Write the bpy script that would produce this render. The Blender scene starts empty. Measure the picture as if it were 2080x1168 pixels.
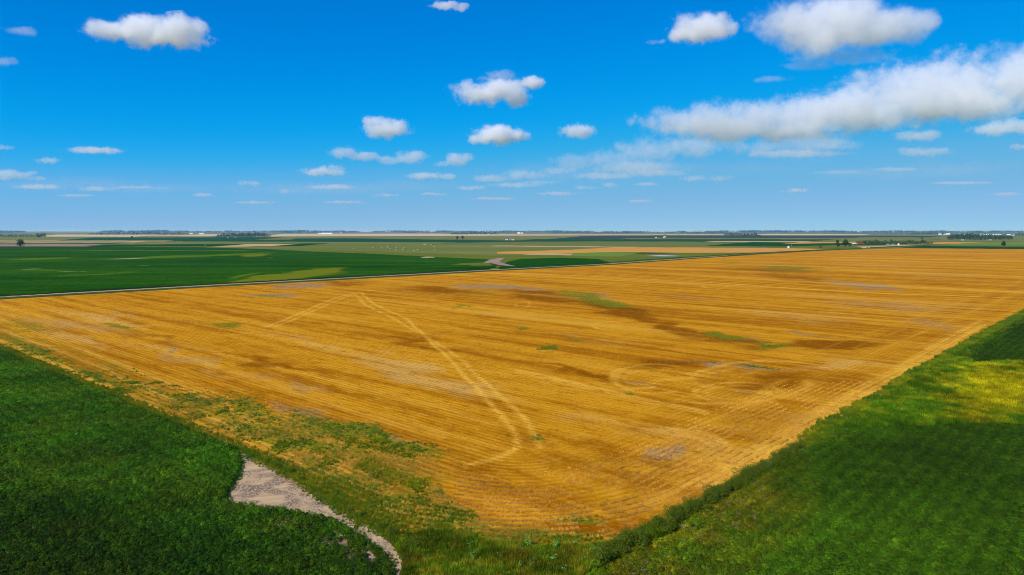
import bpy, bmesh, math, random
import numpy as np
from mathutils import Vector, Matrix, noise as mnoise

# ------------------------------------------------------------------ camera, sky, sun, exposure
scene = bpy.context.scene
C = scene.collection
CAM_H = 25.0
F_PX = 1387.0                      # focal length in pixels of the 2080 px wide photograph
PITCH = math.atan((584 - 469.5) / F_PX)
cam_d = bpy.data.cameras.new('camera')
cam_d.sensor_width = 36.0
cam_d.lens = 36.0 * F_PX / 2080.0
cam_d.clip_start = 0.5
cam_d.clip_end = 200000.0
cam = bpy.data.objects.new('camera', cam_d)
cam.location = (0, 0, CAM_H)
cam.rotation_euler = (math.radians(90) - PITCH, 0, 0)
C.objects.link(cam)
scene.camera = cam

SUN_EL, SUN_AZ = math.radians(41), math.radians(220)      # azimuth clockwise from +Y (the view direction)
to_sun = Vector((math.sin(SUN_AZ) * math.cos(SUN_EL), math.cos(SUN_AZ) * math.cos(SUN_EL), math.sin(SUN_EL)))
world = bpy.data.worlds.new('World')
scene.world = world
world.use_nodes = True
wn, wl = world.node_tree.nodes, world.node_tree.links
wn.clear()
sky = wn.new('ShaderNodeTexSky')
sky.sky_type = 'NISHITA'
sky.sun_disc = False
sky.sun_elevation = SUN_EL
sky.sun_rotation = SUN_AZ
sky.altitude = 1500
sky.air_density = 0.5
sky.dust_density = 0.0
sky.ozone_density = 10.0
# one colour grade for the whole sky: the photograph's strongly saturated blues
down = wn.new('ShaderNodeVectorMath'); down.operation = 'SCALE'; down.inputs['Scale'].default_value = 0.1
crv = wn.new('ShaderNodeRGBCurve')
for ci, pts in enumerate([[(0, 0), (.06, 0), (.085, .008), (.144, .125), (.24, .215), (.33, .265), (.45, .31), (1, .6)],
                          [(0, 0), (.10, .205), (.20, .365), (.31, .44), (.48, .475), (.62, .52), (1, .7)],
                          [(0, 0), (.27, .68), (.48, .84), (.64, .80), (.85, .76), (1, .78)]]):
    cu = crv.mapping.curves[ci]
    cu.points[0].location = pts[0]; cu.points[1].location = pts[-1]
    for p in pts[1:-1]:
        cu.points.new(*p)
crv.mapping.update()
upn = wn.new('ShaderNodeVectorMath'); upn.operation = 'SCALE'; upn.inputs['Scale'].default_value = 10.0
bg = wn.new('ShaderNodeBackground')
bg.inputs['Strength'].default_value = 0.10
wo = wn.new('ShaderNodeOutputWorld')
wl.new(sky.outputs[0], down.inputs[0])
wl.new(down.outputs[0], crv.inputs['Color'])
wl.new(crv.outputs[0], upn.inputs[0])
wl.new(upn.outputs[0], bg.inputs['Color'])
wl.new(bg.outputs[0], wo.inputs['Surface'])

sun_d = bpy.data.lights.new('sun', 'SUN')
sun_d.energy = 4.9
sun_d.angle = math.radians(0.53)
sun_d.color = (1.0, 0.93, 0.83)
sun = bpy.data.objects.new('sun', sun_d)
sun.rotation_euler = (-to_sun).to_track_quat('-Z', 'Y').to_euler()
sun.location = (-300, -250, 500)
C.objects.link(sun)

scene.view_settings.view_transform = 'Standard'
scene.view_settings.look = 'None'
scene.view_settings.exposure = 0.0
scene.view_settings.gamma = 1.0
scene.view_settings.use_curve_mapping = False
scene.render.engine = 'CYCLES'
cy = scene.cycles
cy.use_denoising = True
cy.denoiser = 'OPENIMAGEDENOISE'
cy.denoising_input_passes = 'RGB_ALBEDO_NORMAL'
cy.denoising_prefilter = 'NONE'
cy.use_adaptive_sampling = False
cy.filter_width = 1.0
cy.max_bounces = 24
cy.diffuse_bounces = 3
cy.glossy_bounces = 2
cy.transmission_bounces = 4
cy.transparent_max_bounces = 16
cy.volume_bounces = 20
cy.volume_max_steps = 256
cy.caustics_reflective = cy.caustics_refractive = False


# ------------------------------------------------------------------ helpers
rng = np.random.default_rng(7)

def ray(u, v):
    """direction of a photograph pixel, scaled so that y == 1"""
    dx, dz = (u - 1040.0) / F_PX, -(v - 584.0) / F_PX
    c, s = math.cos(PITCH), math.sin(PITCH)
    y, z = c + s * dz, -s + c * dz
    return dx / y, z / y

def G(u, v, z=0.0):
    """ground point seen at a photograph pixel"""
    dx, dz = ray(u, v)
    t = (CAM_H - z) / -dz
    return (dx * t, t)

def nd(nt, typ, **kw):
    n = nt.nodes.new('ShaderNode' + typ)
    for k, val in kw.items():
        if k[0] == '_':
            n.inputs[int(k[1:])].default_value = val
        else:
            setattr(n, k, val)
    return n

def proj(x, y, z=0.0):
    """photograph pixel of a world point (used to author where patches, crop tones and painted vignette shade lie)"""
    c, s = math.cos(PITCH), math.sin(PITCH)
    dep = np.maximum(y * c - (z - CAM_H) * s, 0.1)
    up = y * s + (z - CAM_H) * c
    return 1040 + F_PX * x / dep, 584 - F_PX * up / dep

_tab = rng.random((256, 256))
def vnoise(x, y):
    xi, yi = np.floor(x).astype(int), np.floor(y).astype(int)
    fx, fy = x - xi, y - yi
    fx, fy = fx * fx * (3 - 2 * fx), fy * fy * (3 - 2 * fy)
    t = lambda i, j: _tab[(i) % 256, (j) % 256]
    return (t(xi, yi) * (1 - fx) + t(xi + 1, yi) * fx) * (1 - fy) + (t(xi, yi + 1) * (1 - fx) + t(xi + 1, yi + 1) * fx) * fy
def fbm(x, y, o=4):
    r, a, n = 0, .5, 0
    for i in range(o):
        r = r + a * vnoise(x * 2 ** i + 17.3 * i, y * 2 ** i + 5.1 * i); n += a; a *= .5
    return r / n

def inside(px, py, poly):
    poly = np.asarray(poly, float)
    r = np.zeros(px.shape, bool)
    j = len(poly) - 1
    for i in range(len(poly)):
        xi, yi = poly[i]; xj, yj = poly[j]
        cr = ((yi > py) != (yj > py)) & (px < (xj - xi) * (py - yi) / (yj - yi + 1e-12) + xi)
        r ^= cr
        j = i
    return r

def seg_dist(px, py, line):
    d = np.full(px.shape, 1e9)
    for (ax, ay), (bx, by) in zip(line[:-1], line[1:]):
        vx, vy = bx - ax, by - ay
        t = np.clip(((px - ax) * vx + (py - ay) * vy) / (vx * vx + vy * vy + 1e-9), 0, 1)
        d = np.minimum(d, np.hypot(px - ax - t * vx, py - ay - t * vy))
    return d

def tag(o, label=None, cat=None, group=None, kind=None):
    if label: o['label'] = label
    if cat: o['category'] = cat
    if group: o['group'] = group
    if kind: o['kind'] = kind
    return o

def mesh_obj(name, verts, faces, mat, parent=None, smooth=False):
    me = bpy.data.meshes.new(name)
    me.from_pydata([tuple(v) for v in verts], [], [tuple(f) for f in faces])
    me.materials.append(mat)
    if smooth:
        me.polygons.foreach_set('use_smooth', [True] * len(me.polygons))
    me.update()
    o = bpy.data.objects.new(name, me)
    C.objects.link(o)
    if parent: o.parent = parent
    return o

def quads_mesh(name, V, mat):
    """V: (n,4,3) array of loose quads -> mesh datablock"""
    n = len(V)
    me = bpy.data.meshes.new(name)
    me.vertices.add(n * 4); me.vertices.foreach_set('co', np.ascontiguousarray(V, dtype=np.float32).ravel())
    me.loops.add(n * 4); me.loops.foreach_set('vertex_index', np.arange(n * 4, dtype=np.int32))
    me.polygons.add(n); me.polygons.foreach_set('loop_start', np.arange(0, n * 4, 4, dtype=np.int32))
    me.polygons.foreach_set('loop_total', np.full(n, 4, dtype=np.int32))
    me.materials.append(mat)
    me.update(calc_edges=True)
    return me

def empty(name, loc, rz=0, sc=1.0):
    o = bpy.data.objects.new(name, None)
    o.location = loc; o.rotation_euler.z = rz; o.scale = (sc, sc, sc) if not isinstance(sc, tuple) else sc
    o.empty_display_size = 0.5
    C.objects.link(o)
    return o

# ------------------------------------------------------------------ ground materials
def new_mat(name, rough=0.9):
    m = bpy.data.materials.new(name)
    m.use_nodes = True
    nt = m.node_tree
    bs = nt.nodes['Principled BSDF']
    bs.inputs['Roughness'].default_value = rough
    bs.inputs['Specular IOR Level'].default_value = 0.0
    return m, nt, bs

def mathn(nt, op, a, b=None, c=None, clamp=False):
    n = nd(nt, 'Math', operation=op); n.use_clamp = clamp
    for i, x in enumerate((a, b, c)):
        if x is None: continue
        if isinstance(x, (int, float)): n.inputs[i].default_value = x
        else: nt.links.new(x, n.inputs[i])
    return n.outputs[0]

def noise_n(nt, vec, scale, detail=3, rough=.55, dist=0.0):
    n = nd(nt, 'TexNoise')
    nt.links.new(vec, n.inputs['Vector'])
    n.inputs['Scale'].default_value = scale; n.inputs['Detail'].default_value = detail
    n.inputs['Roughness'].default_value = rough; n.inputs['Distortion'].default_value = dist
    return n.outputs[0]

def rampf(nt, x, lo, hi, a=0.0, b=1.0):
    n = nd(nt, 'MapRange', interpolation_type='SMOOTHSTEP')
    nt.links.new(x, n.inputs[0])
    for i, q in enumerate((lo, hi, a, b)): n.inputs[i + 1].default_value = q
    return n.outputs[0]

def mixc(nt, fac, a, b):
    n = nd(nt, 'Mix', data_type='RGBA')
    if isinstance(fac, (int, float)): n.inputs[0].default_value = fac
    else: nt.links.new(fac, n.inputs[0])
    for i, x in ((6, a), (7, b)):
        if isinstance(x, tuple): n.inputs[i].default_value = (*x[:3], 1)
        else: nt.links.new(x, n.inputs[i])
    return n.outputs[2]

def stretched(nt, ang, sx, sy):
    """world position turned so that x runs along `ang`, then scaled"""
    g = nd(nt, 'NewGeometry')
    mp = nd(nt, 'Mapping', vector_type='TEXTURE')
    nt.links.new(g.outputs['Position'], mp.inputs[0])
    mp.inputs['Rotation'].default_value = (0, 0, ang)
    mp.inputs['Scale'].default_value = (1 / sx, 1 / sy, 1)
    return mp.outputs[0]

ROW_ANG = math.radians(-41.5)     # the drill rows of the big stubble field
EDGE_ANG = math.radians(46.4)     # its long side
RIGHT_PT = (27.2, 72.8)
LEFT_PT = (-46.8, 89.7)
nR = (-math.sin(EDGE_ANG), math.cos(EDGE_ANG))            # into the field, away from the long side
nL = (-math.sin(ROW_ANG), math.cos(ROW_ANG))              # into the field, away from the short side
CORNER_R = 22.0

def field_material(name, c1, c2, c3=None, ang=ROW_ANG, sx=.004, sy=.06, fine=.5, rough=.95, contrast=1.0, c3lo=.6):
    m, nt, bs = new_mat(name, rough)
    v = stretched(nt, ang, sx, sy)
    n1 = noise_n(nt, v, 1.0, 4, .6, .3)
    g = nd(nt, 'NewGeometry')
    n2 = noise_n(nt, g.outputs['Position'], fine, 4, .65)
    n3 = noise_n(nt, g.outputs['Position'], .006, 3, .55)
    f = mathn(nt, 'MULTIPLY_ADD', n2, .5, mathn(nt, 'MULTIPLY', n1, .5))
    col = mixc(nt, rampf(nt, f, .5 - .18 / contrast, .5 + .18 / contrast), c1, c2)
    if c3:
        col = mixc(nt, rampf(nt, mathn(nt, 'MULTIPLY_ADD', n1, .35, mathn(nt, 'MULTIPLY', n3, .65)), c3lo - .06, c3lo + .08), col, c3)
    nt.links.new(col, bs.inputs['Base Color'])
    bp = nd(nt, 'Bump'); bp.inputs['Strength'].default_value = .6; bp.inputs['Distance'].default_value = .25
    nt.links.new(n2, bp.inputs['Height']); nt.links.new(bp.outputs[0], bs.inputs['Normal'])
    return m

# ------------------------------------------------------------------ ground to the horizon
M_pasture = field_material('pasture', (.095, .135, .022), (.17, .18, .04), (.25, .20, .06), ang=.1, sx=.002, sy=.02, fine=.12)
def sheet(name, pts, mat, z, label=None):
    """flat field outline given as world points"""
    return tag(mesh_obj(name, [(x, y, z) for x, y in pts], [range(len(pts))], mat), label, kind='structure')
FAR = 26000.0
gx = np.array([-30000, -12000, -5000, -2000, -800, -300, 0, 300, 800, 2000, 5000, 12000, 30000.])
gy = np.array([-3000, -500, 0, 200, 600, 1500, 4000, 9000, 16000, FAR])
gv = [(x, y, 0) for y in gy for x in gx]
gf = [(j * 13 + i, j * 13 + i + 1, j * 13 + 14 + i, j * 13 + 13 + i) for j in range(len(gy) - 1) for i in range(12)]
tag(mesh_obj('ground', gv, gf, M_pasture), 'flat olive green prairie running to the horizon', kind='structure')

# ------------------------------------------------------------------ the big stubble field
def field_dist(x, y):
    dR = (x - RIGHT_PT[0]) * nR[0] + (y - RIGHT_PT[1]) * nR[1]
    dL = (x - LEFT_PT[0]) * nL[0] + (y - LEFT_PT[1]) * nL[1]
    cx, cy_ = np.maximum(CORNER_R - dR, 0), np.maximum(CORNER_R - dL, 0)
    rd = np.where((cx > 0) & (cy_ > 0), CORNER_R - np.hypot(cx, cy_), np.minimum(dR, dL))
    return dR, dL, rd

def blob(u, v, b):
    bu, bv, ru, rv = b[:4]
    a = math.radians(b[4]) if len(b) > 4 else 0
    s = b[5] if len(b) > 5 else 1.0
    du, dv = u - bu, v - bv
    x, y = du * math.cos(a) + dv * math.sin(a), -du * math.sin(a) + dv * math.cos(a)
    r2 = (x / ru) ** 2 + (y / rv) ** 2
    return s * np.exp(-1.1 * r2)

WEED = [(1215, 610, 70, 8, 14, .85), (600, 860, 190, 30, 16, .62), (420, 830, 120, 24, 16, .6), (240, 662, 34, 4), (450, 657, 42, 5, 6), (770, 634, 14, 2), (940, 625, 22, 3), (1055, 669, 24, 4), (1155, 688, 16, 3),
        (1118, 712, 24, 5), (1262, 621, 40, 6, 6), (1180, 600, 60, 9, 10, .75), (1480, 683, 48, 7, 6), (1570, 702, 42, 7, 4), (1560, 750, 34, 4), (1440, 740, 30, 4, 0, .7),
        (1280, 803, 12, 3), (1100, 883, 16, 5, 0, .8), (960, 598, 40, 5, 0, .6), (540, 602, 46, 4, 0, .6), (1610, 545, 70, 6, 0, .5), (1480, 535, 50, 5, 0, .45),
        (400, 812, 70, 16, 14, .8), (520, 832, 100, 17, 12, .85), (700, 872, 110, 20, 17, .95), (760, 885, 60, 12, 16, .9), (620, 900, 110, 20, 20, .9), (500, 880, 90, 16, 22, .8),
        (840, 920, 60, 20, 15, .75), (640, 960, 70, 25, 30, .85), (760, 1020, 110, 40, 28, .95), (900, 1075, 120, 28, 8, .9), (860, 990, 60, 20, 20, .6), (1170, 1065, 45, 10, 0, .95),
        (1080, 1100, 120, 14, 0, .9), (700, 985, 60, 24, 30, .9), (330, 855, 60, 16, 25, .8), (190, 775, 90, 12, 22, .75), (90, 715, 90, 13, 22, .7), (60, 665, 70, 14, 10, .55), (300, 790, 90, 12, 20, .55), (1700, 880, 90, 9, -32, .8), (1560, 950, 60, 6, -30, .5), (1850, 775, 80, 7, -32, .7), (1760, 845, 60, 9, -32, .6)]
BARE = [(1800, 622, 260, 18, 4, .5), (1920, 560, 220, 14, 2, .42), (150, 662, 200, 14, 8, .55), (360, 722, 200, 14, 14, .5), (600, 782, 170, 16, 14, .5), (1650, 652, 200, 12, 4, .45), (1150, 850, 150, 16, 8, .4), (1000, 640, 160, 10, 6, .4), (1700, 530, 200, 8, 0, .35), (1000, 582, 105, 6, 3), (1090, 588, 60, 6, 3, .8), (610, 582, 75, 6, -4), (545, 600, 60, 4), (1750, 580, 85, 7, 6, 1.2), (1800, 586, 50, 4, 6), (1500, 748, 110, 9, 4, 1.3), (1380, 738, 60, 9, 0, .6),
        (1340, 920, 70, 22, -8, .8), (1520, 690, 50, 6, 0, .7), (1640, 680, 60, 7, 5, .8), (1300, 770, 36, 8, 0, .7), (1500, 798, 50, 7, 0, .9), (1900, 660, 90, 14, 6, .55),
        (250, 640, 90, 10, 5, .5), (1210, 600, 60, 6, 8, .6), (1390, 888, 60, 18, 0, .45), (640, 835, 110, 14, 14, .7), (420, 815, 80, 12, 14, .5), (800, 900, 80, 15, 12, .6), (1100, 985, 60, 14, 0, .35), (1000, 1060, 60, 14, 0, .45), (1300, 1040, 140, 20, -26, .4), (1520, 945, 110, 14, -30, .45), (1950, 712, 60, 6, -35, .5), (1400, 605, 120, 7, 6, .5), (1650, 600, 150, 9, 5, .4), (820, 765, 120, 16, 15, .45), (940, 800, 80, 18, 20, .5), (660, 800, 70, 10, 12, .4)]
RUST = [(900, 590, 120, 12, 2, .9), (1100, 603, 120, 12, 6), (1260, 632, 120, 15, 14), (1360, 664, 120, 12, 14), (1480, 690, 110, 14, 8), (1690, 705, 150, 10, 0), (1560, 775, 160, 16, 0, .8), (1370, 740, 90, 12, 0, .9), (1750, 790, 70, 14, -20, .6),
        (330, 690, 170, 10, 14, .7), (560, 740, 170, 10, 12, .8), (860, 700, 190, 10, 10, .7), (1180, 760, 190, 9, 10, .8), (700, 800, 120, 9, 14, .6), (1240, 925, 90, 28, 0, .6), (1060, 880, 90, 20, 10, .6), (1180, 1080, 130, 20, 0, .8),
        (980, 960, 70, 24, 0, .7), (1560, 550, 130, 9, 4, .6), (1620, 566, 110, 8, 6, .7), (1300, 550, 80, 5, 4, .5), (700, 575, 80, 8, 0, .7), (660, 612, 80, 8, 0, .5), (1500, 845, 160, 12, 8, .5), (860, 830, 130, 12, 14, .5), (1900, 575, 100, 7, 4, .5), (1830, 690, 90, 10, 0, .5)]
PALE = [(860, 762, 190, 24, 16, .9), (620, 690, 150, 12, 12, .5), (200, 648, 140, 10, 8, .7), (1460, 905, 60, 34, -20, .6), (1380, 870, 150, 16, 0, .5), (1200, 690, 200, 12, 6, .4), (1640, 640, 200, 10, 4, .5),
        (1700, 745, 160, 12, -4, .6), (1900, 620, 150, 10, 2, .5), (1480, 960, 160, 22, -28, .6), (1600, 880, 150, 20, -30, .5), (1200, 850, 150, 20, 4, .35), (420, 745, 160, 10, 16, .5), (1100, 540, 60, 4, 0, .4), (1800, 540, 140, 8, 2, .4), (150, 690, 120, 9, 18, .7)]
OLIVE = [(640, 965, 90, 36, 32, 1.0), (740, 900, 150, 30, 16, .75), (330, 845, 110, 16, 24, .8), (110, 745, 120, 14, 22, .75), (300, 790, 220, 30, 18, .5), (150, 720, 160, 20, 16, .5), (1220, 615, 90, 10, 12, .7), (780, 955, 130, 42, 25, .95), (650, 920, 120, 32, 20, .85), (880, 1030, 100, 34, 12, 1.0), (980, 1085, 120, 18, 4, .9), (520, 870, 110, 24, 20, .8), (720, 1005, 170, 42, 30), (900, 1072, 160, 26, 5, .9), (560, 900, 120, 26, 24, .75), (400, 850, 120, 22, 22, .7), (200, 775, 150, 16, 22, .65), (50, 695, 110, 18, 18, .65), (60, 660, 70, 14, 10, .4), (1080, 1098, 150, 12, 0, .8), (1760, 848, 120, 10, -31, .7), (1620, 915, 80, 7, -31, .5), (1900, 760, 90, 8, -34, .5), (700, 890, 110, 20, 17, .5), (860, 970, 90, 30, 20, .45), (1600, 545, 90, 7, 2, .6), (1500, 690, 80, 8, 4, .4), (1190, 605, 80, 9, 8, .5)]
def ell(cu, cv, ru, rv, a0, a1, n=26):
    return [(cu + ru * math.cos(math.radians(a0 + (a1 - a0) * i / n)), cv + rv * math.sin(math.radians(a0 + (a1 - a0) * i / n))) for i in range(n + 1)]
# wheel tracks pressed into the stubble: (photo pixels, half width in metres, strength)
TRACKS = [([(735, 595), (758, 617), (830, 650), (880, 700), (935, 750), (990, 815), (1030, 860), (1050, 890), (1046, 915), (1010, 932), (950, 945)], .5, .95),
          ([(722, 597), (742, 620), (805, 650), (880, 692), (945, 737), (1000, 790), (1060, 845), (1090, 890), (1098, 912)], .5, .8),
          ([(540, 665), (620, 632), (680, 606), (728, 592), (760, 590)], .65, .8), ([(560, 664), (640, 630), (700, 604), (733, 594)], .65, .7),
          ([(1040, 555), (1240, 563), (1440, 574), (1600, 585), (1760, 595), (2080, 606), (2300, 613)], 1.3, 1.2),
          ([(1050, 752), (1200, 785), (1330, 815), (1430, 836)], .7, .9), ([(1050, 757), (1200, 791), (1330, 821), (1430, 841)], .6, .6),
          ([(230, 626), (450, 668), (650, 702), (900, 742), (1050, 764)], .7, .45),
          (ell(1500, 798, 88, 20, 20, 350), .6, .75), (ell(1500, 798, 66, 13, -20, 300), .5, .7), (ell(1300, 768, 60, 22, 60, 300), .6, .7), (ell(1310, 768, 44, 14, 60, 280), .5, .6), (ell(1450, 780, 190, 40, -10, 100), .7, .7), (ell(1560, 770, 150, 36, 180, 330), .7, .7), (ell(1330, 770, 80, 30, 60, 300), .6, .6),
          (ell(1370, 915, 112, 42, -90, 90), .7, .7), (ell(1370, 915, 80, 30, -90, 90), .7, .6), (ell(1230, 985, 26, 20, -120, 60), .5, .5),
          (ell(1690, 800, 130, 52, -85, 30), .8, .6), (ell(1680, 805, 100, 38, -85, 30), .7, .6), (ell(1720, 790, 90, 24, -60, 60), .7, .5),
          (ell(1240, 662, 34, 9, 90, 300), .7, .5), (ell(1062, 618, 14, 7, -90, 200), .5, .6), (ell(1452, 580, 26, 7, 0, 180), .8, .5),
          ([(1400, 760), (1480, 740), (1560, 730)], .8, .6), ([(1330, 775), (1420, 765), (1500, 745)], .8, .5), ([(1490, 830), (1560, 790), (1600, 770)], .7, .5),
          ([(1450, 985), (1560, 920), (1700, 835), (1850, 745), (2000, 660)], 1.0, 1.0), ([(1420, 985), (1540, 912), (1680, 828), (1840, 738), (1990, 652)], .9, .85), ([(1300, 1030), (1450, 960), (1600, 872), (1800, 755)], .6, .7),
          ([(0, 648), (200, 722), (420, 810), (560, 880), (700, 960)], .8, .6), ([(0, 668), (200, 745), (400, 835), (520, 890), (640, 962)], .8, .7), ([(0, 690), (250, 800), (450, 890), (560, 945)], .7, .8),
          ([(0, 622), (300, 700), (600, 800), (800, 860), (900, 890)], 1.0, .35), ([(120, 640), (500, 730), (900, 830), (1000, 860)], 1.0, .35)]

pc = np.concatenate([np.arange(-30, 110, .62), np.arange(110, 260, 1.2), np.geomspace(260, 1420, 330)])
qc = np.concatenate([np.arange(-1.5, 130, .62), np.arange(130, 300, 1.2)])
bdir = np.array([math.cos(EDGE_ANG), math.sin(EDGE_ANG)])
ndir = np.array(nR)
PP, QQ = np.meshgrid(pc, qc)
O = np.array(RIGHT_PT) - bdir * 33.0
SX = O[0] + PP * bdir[0] + QQ * ndir[0]
SY = O[1] + PP * bdir[1] + QQ * ndir[1]
# clip: keep quads on the field side of the short side, near side of the farm track and of the far end
TRACK_PX = [(-420, 630), (0, 605), (400, 582), (700, 566), (1000, 549), (1240, 536.5), (1400, 525), (1560, 514.5), (1680, 508), (1830, 500.5), (1900, 497)]
trk = [G(u, v) for u, v in TRACK_PX]
field_poly = [G(u, v) for u, v in [(-80, 680), (-300, 640), (-420, 632), (0, 609), (400, 585.5), (700, 569), (1000, 551.5), (1240, 538.5), (1400, 526.5), (1560, 515.6), (1680, 508.8), (1830, 504.6), (2080, 506.2), (2500, 510), (2600, 560), (2400, 600), (2080, 639)]]
field_poly += [(101, 148), (49, 93.4), (36, 80), (27, 72.5), (16.5, 61.3), (9.6, 52.9), (2.4, 50.8), (-7.5, 51.6), (-9.5, 53.6), (-15.1, 59.5), (-21.4, 65.5), (-31.5, 76), (-46.8, 89.5), (-73.1, 112), (-107.6, 141.7), (-150, 180)]
ins = inside(SX, SY, field_poly)
U, V = proj(SX, SY)
j1 = (fbm(SX * .12, SY * .12) - .5); j2 = (fbm(SX * .12 + 40, SY * .12 + 9) - .5)
sc = np.clip((V - 470) / 300, .05, 1.0)
Uj, Vj = U + j1 * 120 * sc, V + j2 * 42 * sc
def acc(bl):
    r = np.zeros_like(U)
    for b in bl: r = np.maximum(r, blob(Uj, Vj, b))
    return r
weed, bare, rust, pale = acc(WEED), acc(BARE), acc(RUST), acc(PALE)
track = np.zeros_like(U)
for line, w, s in TRACKS:
    wl_ = [G(u, v) for u, v in line]
    dd = seg_dist(SX + j1 * 1.2, SY + j2 * 1.2, wl_)
    track = np.maximum(track, s * np.exp(-(dd / w) ** 2 * 1.2) * np.clip(.35 + 1.3 * fbm(SX * .25 + 7, SY * .25, 3), 0, 1.25))
_, _, RD = field_dist(SX, SY)
pas = np.exp(-((np.mod(RD + 1.2 * j1, 4.6) - 2.3) / .34) ** 2) * (RD < 21) * (RD > 1) * np.clip((fbm(SX * .06 + 3, SY * .06) - .3) * 2.2, 0, 1)
track = np.maximum(track, .55 * pas)
ny, nx = SX.shape
keep = ins[:-1, :-1] | ins[1:, :-1] | ins[:-1, 1:] | ins[1:, 1:]
idx = np.arange(ny * nx).reshape(ny, nx)
quads = np.stack([idx[:-1, :-1], idx[:-1, 1:], idx[1:, 1:], idx[1:, :-1]], -1)[keep]
used = np.unique(quads)
remap = np.full(ny * nx, -1); remap[used] = np.arange(len(used))
quads = remap[quads]
hz = .02 + .10 * (fbm(SX * .05, SY * .05, 3) - .5) * np.clip((ins * 1.0), 0, 1) * 0 + .03
co = np.stack([SX.ravel()[used], SY.ravel()[used], hz.ravel()[used]], -1)

M_stubble, nt, bs = new_mat('stubble', .95)
g = nd(nt, 'NewGeometry'); P = g.outputs['Position']
at1 = nd(nt, 'Attribute', attribute_name='patch'); s1 = nd(nt, 'SeparateColor'); nt.links.new(at1.outputs['Color'], s1.inputs[0])
at2 = nd(nt, 'Attribute', attribute_name='wear'); s2 = nd(nt, 'SeparateColor'); nt.links.new(at2.outputs['Color'], s2.inputs[0])
def dotp(pt, n):
    d = nd(nt, 'VectorMath', operation='DOT_PRODUCT'); nt.links.new(P, d.inputs[0]); d.inputs[1].default_value = (n[0], n[1], 0)
    return mathn(nt, 'SUBTRACT', d.outputs['Value'], pt[0] * n[0] + pt[1] * n[1])
dRn, dLn = dotp(RIGHT_PT, nR), dotp(LEFT_PT, nL)
cxn = mathn(nt, 'MAXIMUM', mathn(nt, 'SUBTRACT', CORNER_R, dRn), 0.0)
cyn = mathn(nt, 'MAXIMUM', mathn(nt, 'SUBTRACT', CORNER_R, dLn), 0.0)
hyp = mathn(nt, 'SQRT', mathn(nt, 'ADD', mathn(nt, 'MULTIPLY', cxn, cxn), mathn(nt, 'MULTIPLY', cyn, cyn)))
rd = mathn(nt, 'SUBTRACT', CORNER_R, hyp)
rows_v = stretched(nt, ROW_ANG, .018, .30)
rows_w = stretched(nt, ROW_ANG, .004, .045)
ns1 = noise_n(nt, rows_v, 1.0, 5, .62, .25)
ns2 = noise_n(nt, rows_w, 1.0, 4, .6, .2)
nf = noise_n(nt, P, 2.2, 5, .72)
nm = noise_n(nt, P, .09, 5, .62)
wob = mathn(nt, 'MULTIPLY_ADD', noise_n(nt, P, .08, 2), 1.6, -.8)
head = rampf(nt, mathn(nt, 'ADD', rd, mathn(nt, 'MULTIPLY', wob, 1.5)), 19.5, 21.5, 1.0, 0.0)
wob2 = mathn(nt, 'MULTIPLY', wob, .5)
def sine(c, per):
    return mathn(nt, 'MULTIPLY_ADD', mathn(nt, 'SINE', mathn(nt, 'MULTIPLY', mathn(nt, 'ADD', c, wob2), 2 * math.pi / per)), .5, .5)
def mixf(f, a, b):
    n = nd(nt, 'Mix', data_type='FLOAT'); nt.links.new(f, n.inputs[0]); nt.links.new(a, n.inputs[2]); nt.links.new(b, n.inputs[3])
    return n.outputs[0]
row = mixf(head, sine(dLn, .92), sine(rd, .98))
swath = mixf(head, sine(dLn, 9.1), sine(rd, 9.1))
gold, amber, deep = (.60, .268, .008), (.43, .165, .003), (.29, .100, .001)
f1 = mathn(nt, 'ADD', mathn(nt, 'MULTIPLY', ns1, .45), mathn(nt, 'ADD', mathn(nt, 'MULTIPLY', ns2, .35), mathn(nt, 'MULTIPLY', nm, .2)))
f1 = mathn(nt, 'MULTIPLY_ADD', swath, .05, f1)
col = mixc(nt, rampf(nt, f1, .44, .60), amber, gold)
col = mixc(nt, mathn(nt, 'MULTIPLY', rampf(nt, mathn(nt, 'ADD', s1.outputs[2], mathn(nt, 'MULTIPLY_ADD', ns1, 1.3, mathn(nt, 'MULTIPLY_ADD', nm, .6, -.95))), .15, .95), .85), col, deep)
col = mixc(nt, mathn(nt, 'MULTIPLY', rampf(nt, mathn(nt, 'ADD', s2.outputs[0], mathn(nt, 'MULTIPLY_ADD', ns1, .8, -.4)), .15, .8), .75), col, (.62, .36, .085))
# thin stand: soil greys through
soil = mixc(nt, rampf(nt, nf, .35, .65), (.24, .140, .050), (.42, .27, .13))
bf = mathn(nt, 'ADD', s1.outputs[1], mathn(nt, 'MULTIPLY_ADD', nf, .5, mathn(nt, 'MULTIPLY_ADD', ns1, .5, -.5)))
col = mixc(nt, mathn(nt, 'MULTIPLY', rampf(nt, bf, .30, .70), .9), col, soil)
# grass-stained ground along the edges
col = mixc(nt, mathn(nt, 'MULTIPLY', rampf(nt, mathn(nt, 'ADD', s2.outputs[2], mathn(nt, 'MULTIPLY_ADD', nm, 1.1, mathn(nt, 'MULTIPLY_ADD', nf, .5, -.8))), .10, .62), .88), col, mixc(nt, nf, (.085, .090, .005), (.25, .18, .014)))
# wheel tracks: flattened bright straw
tf = mathn(nt, 'MULTIPLY', s2.outputs[1], mathn(nt, 'MULTIPLY_ADD', nf, .9, .5), clamp=True)
col = mixc(nt, mathn(nt, 'MULTIPLY', tf, .95), col, (.80, .43, .045))
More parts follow.
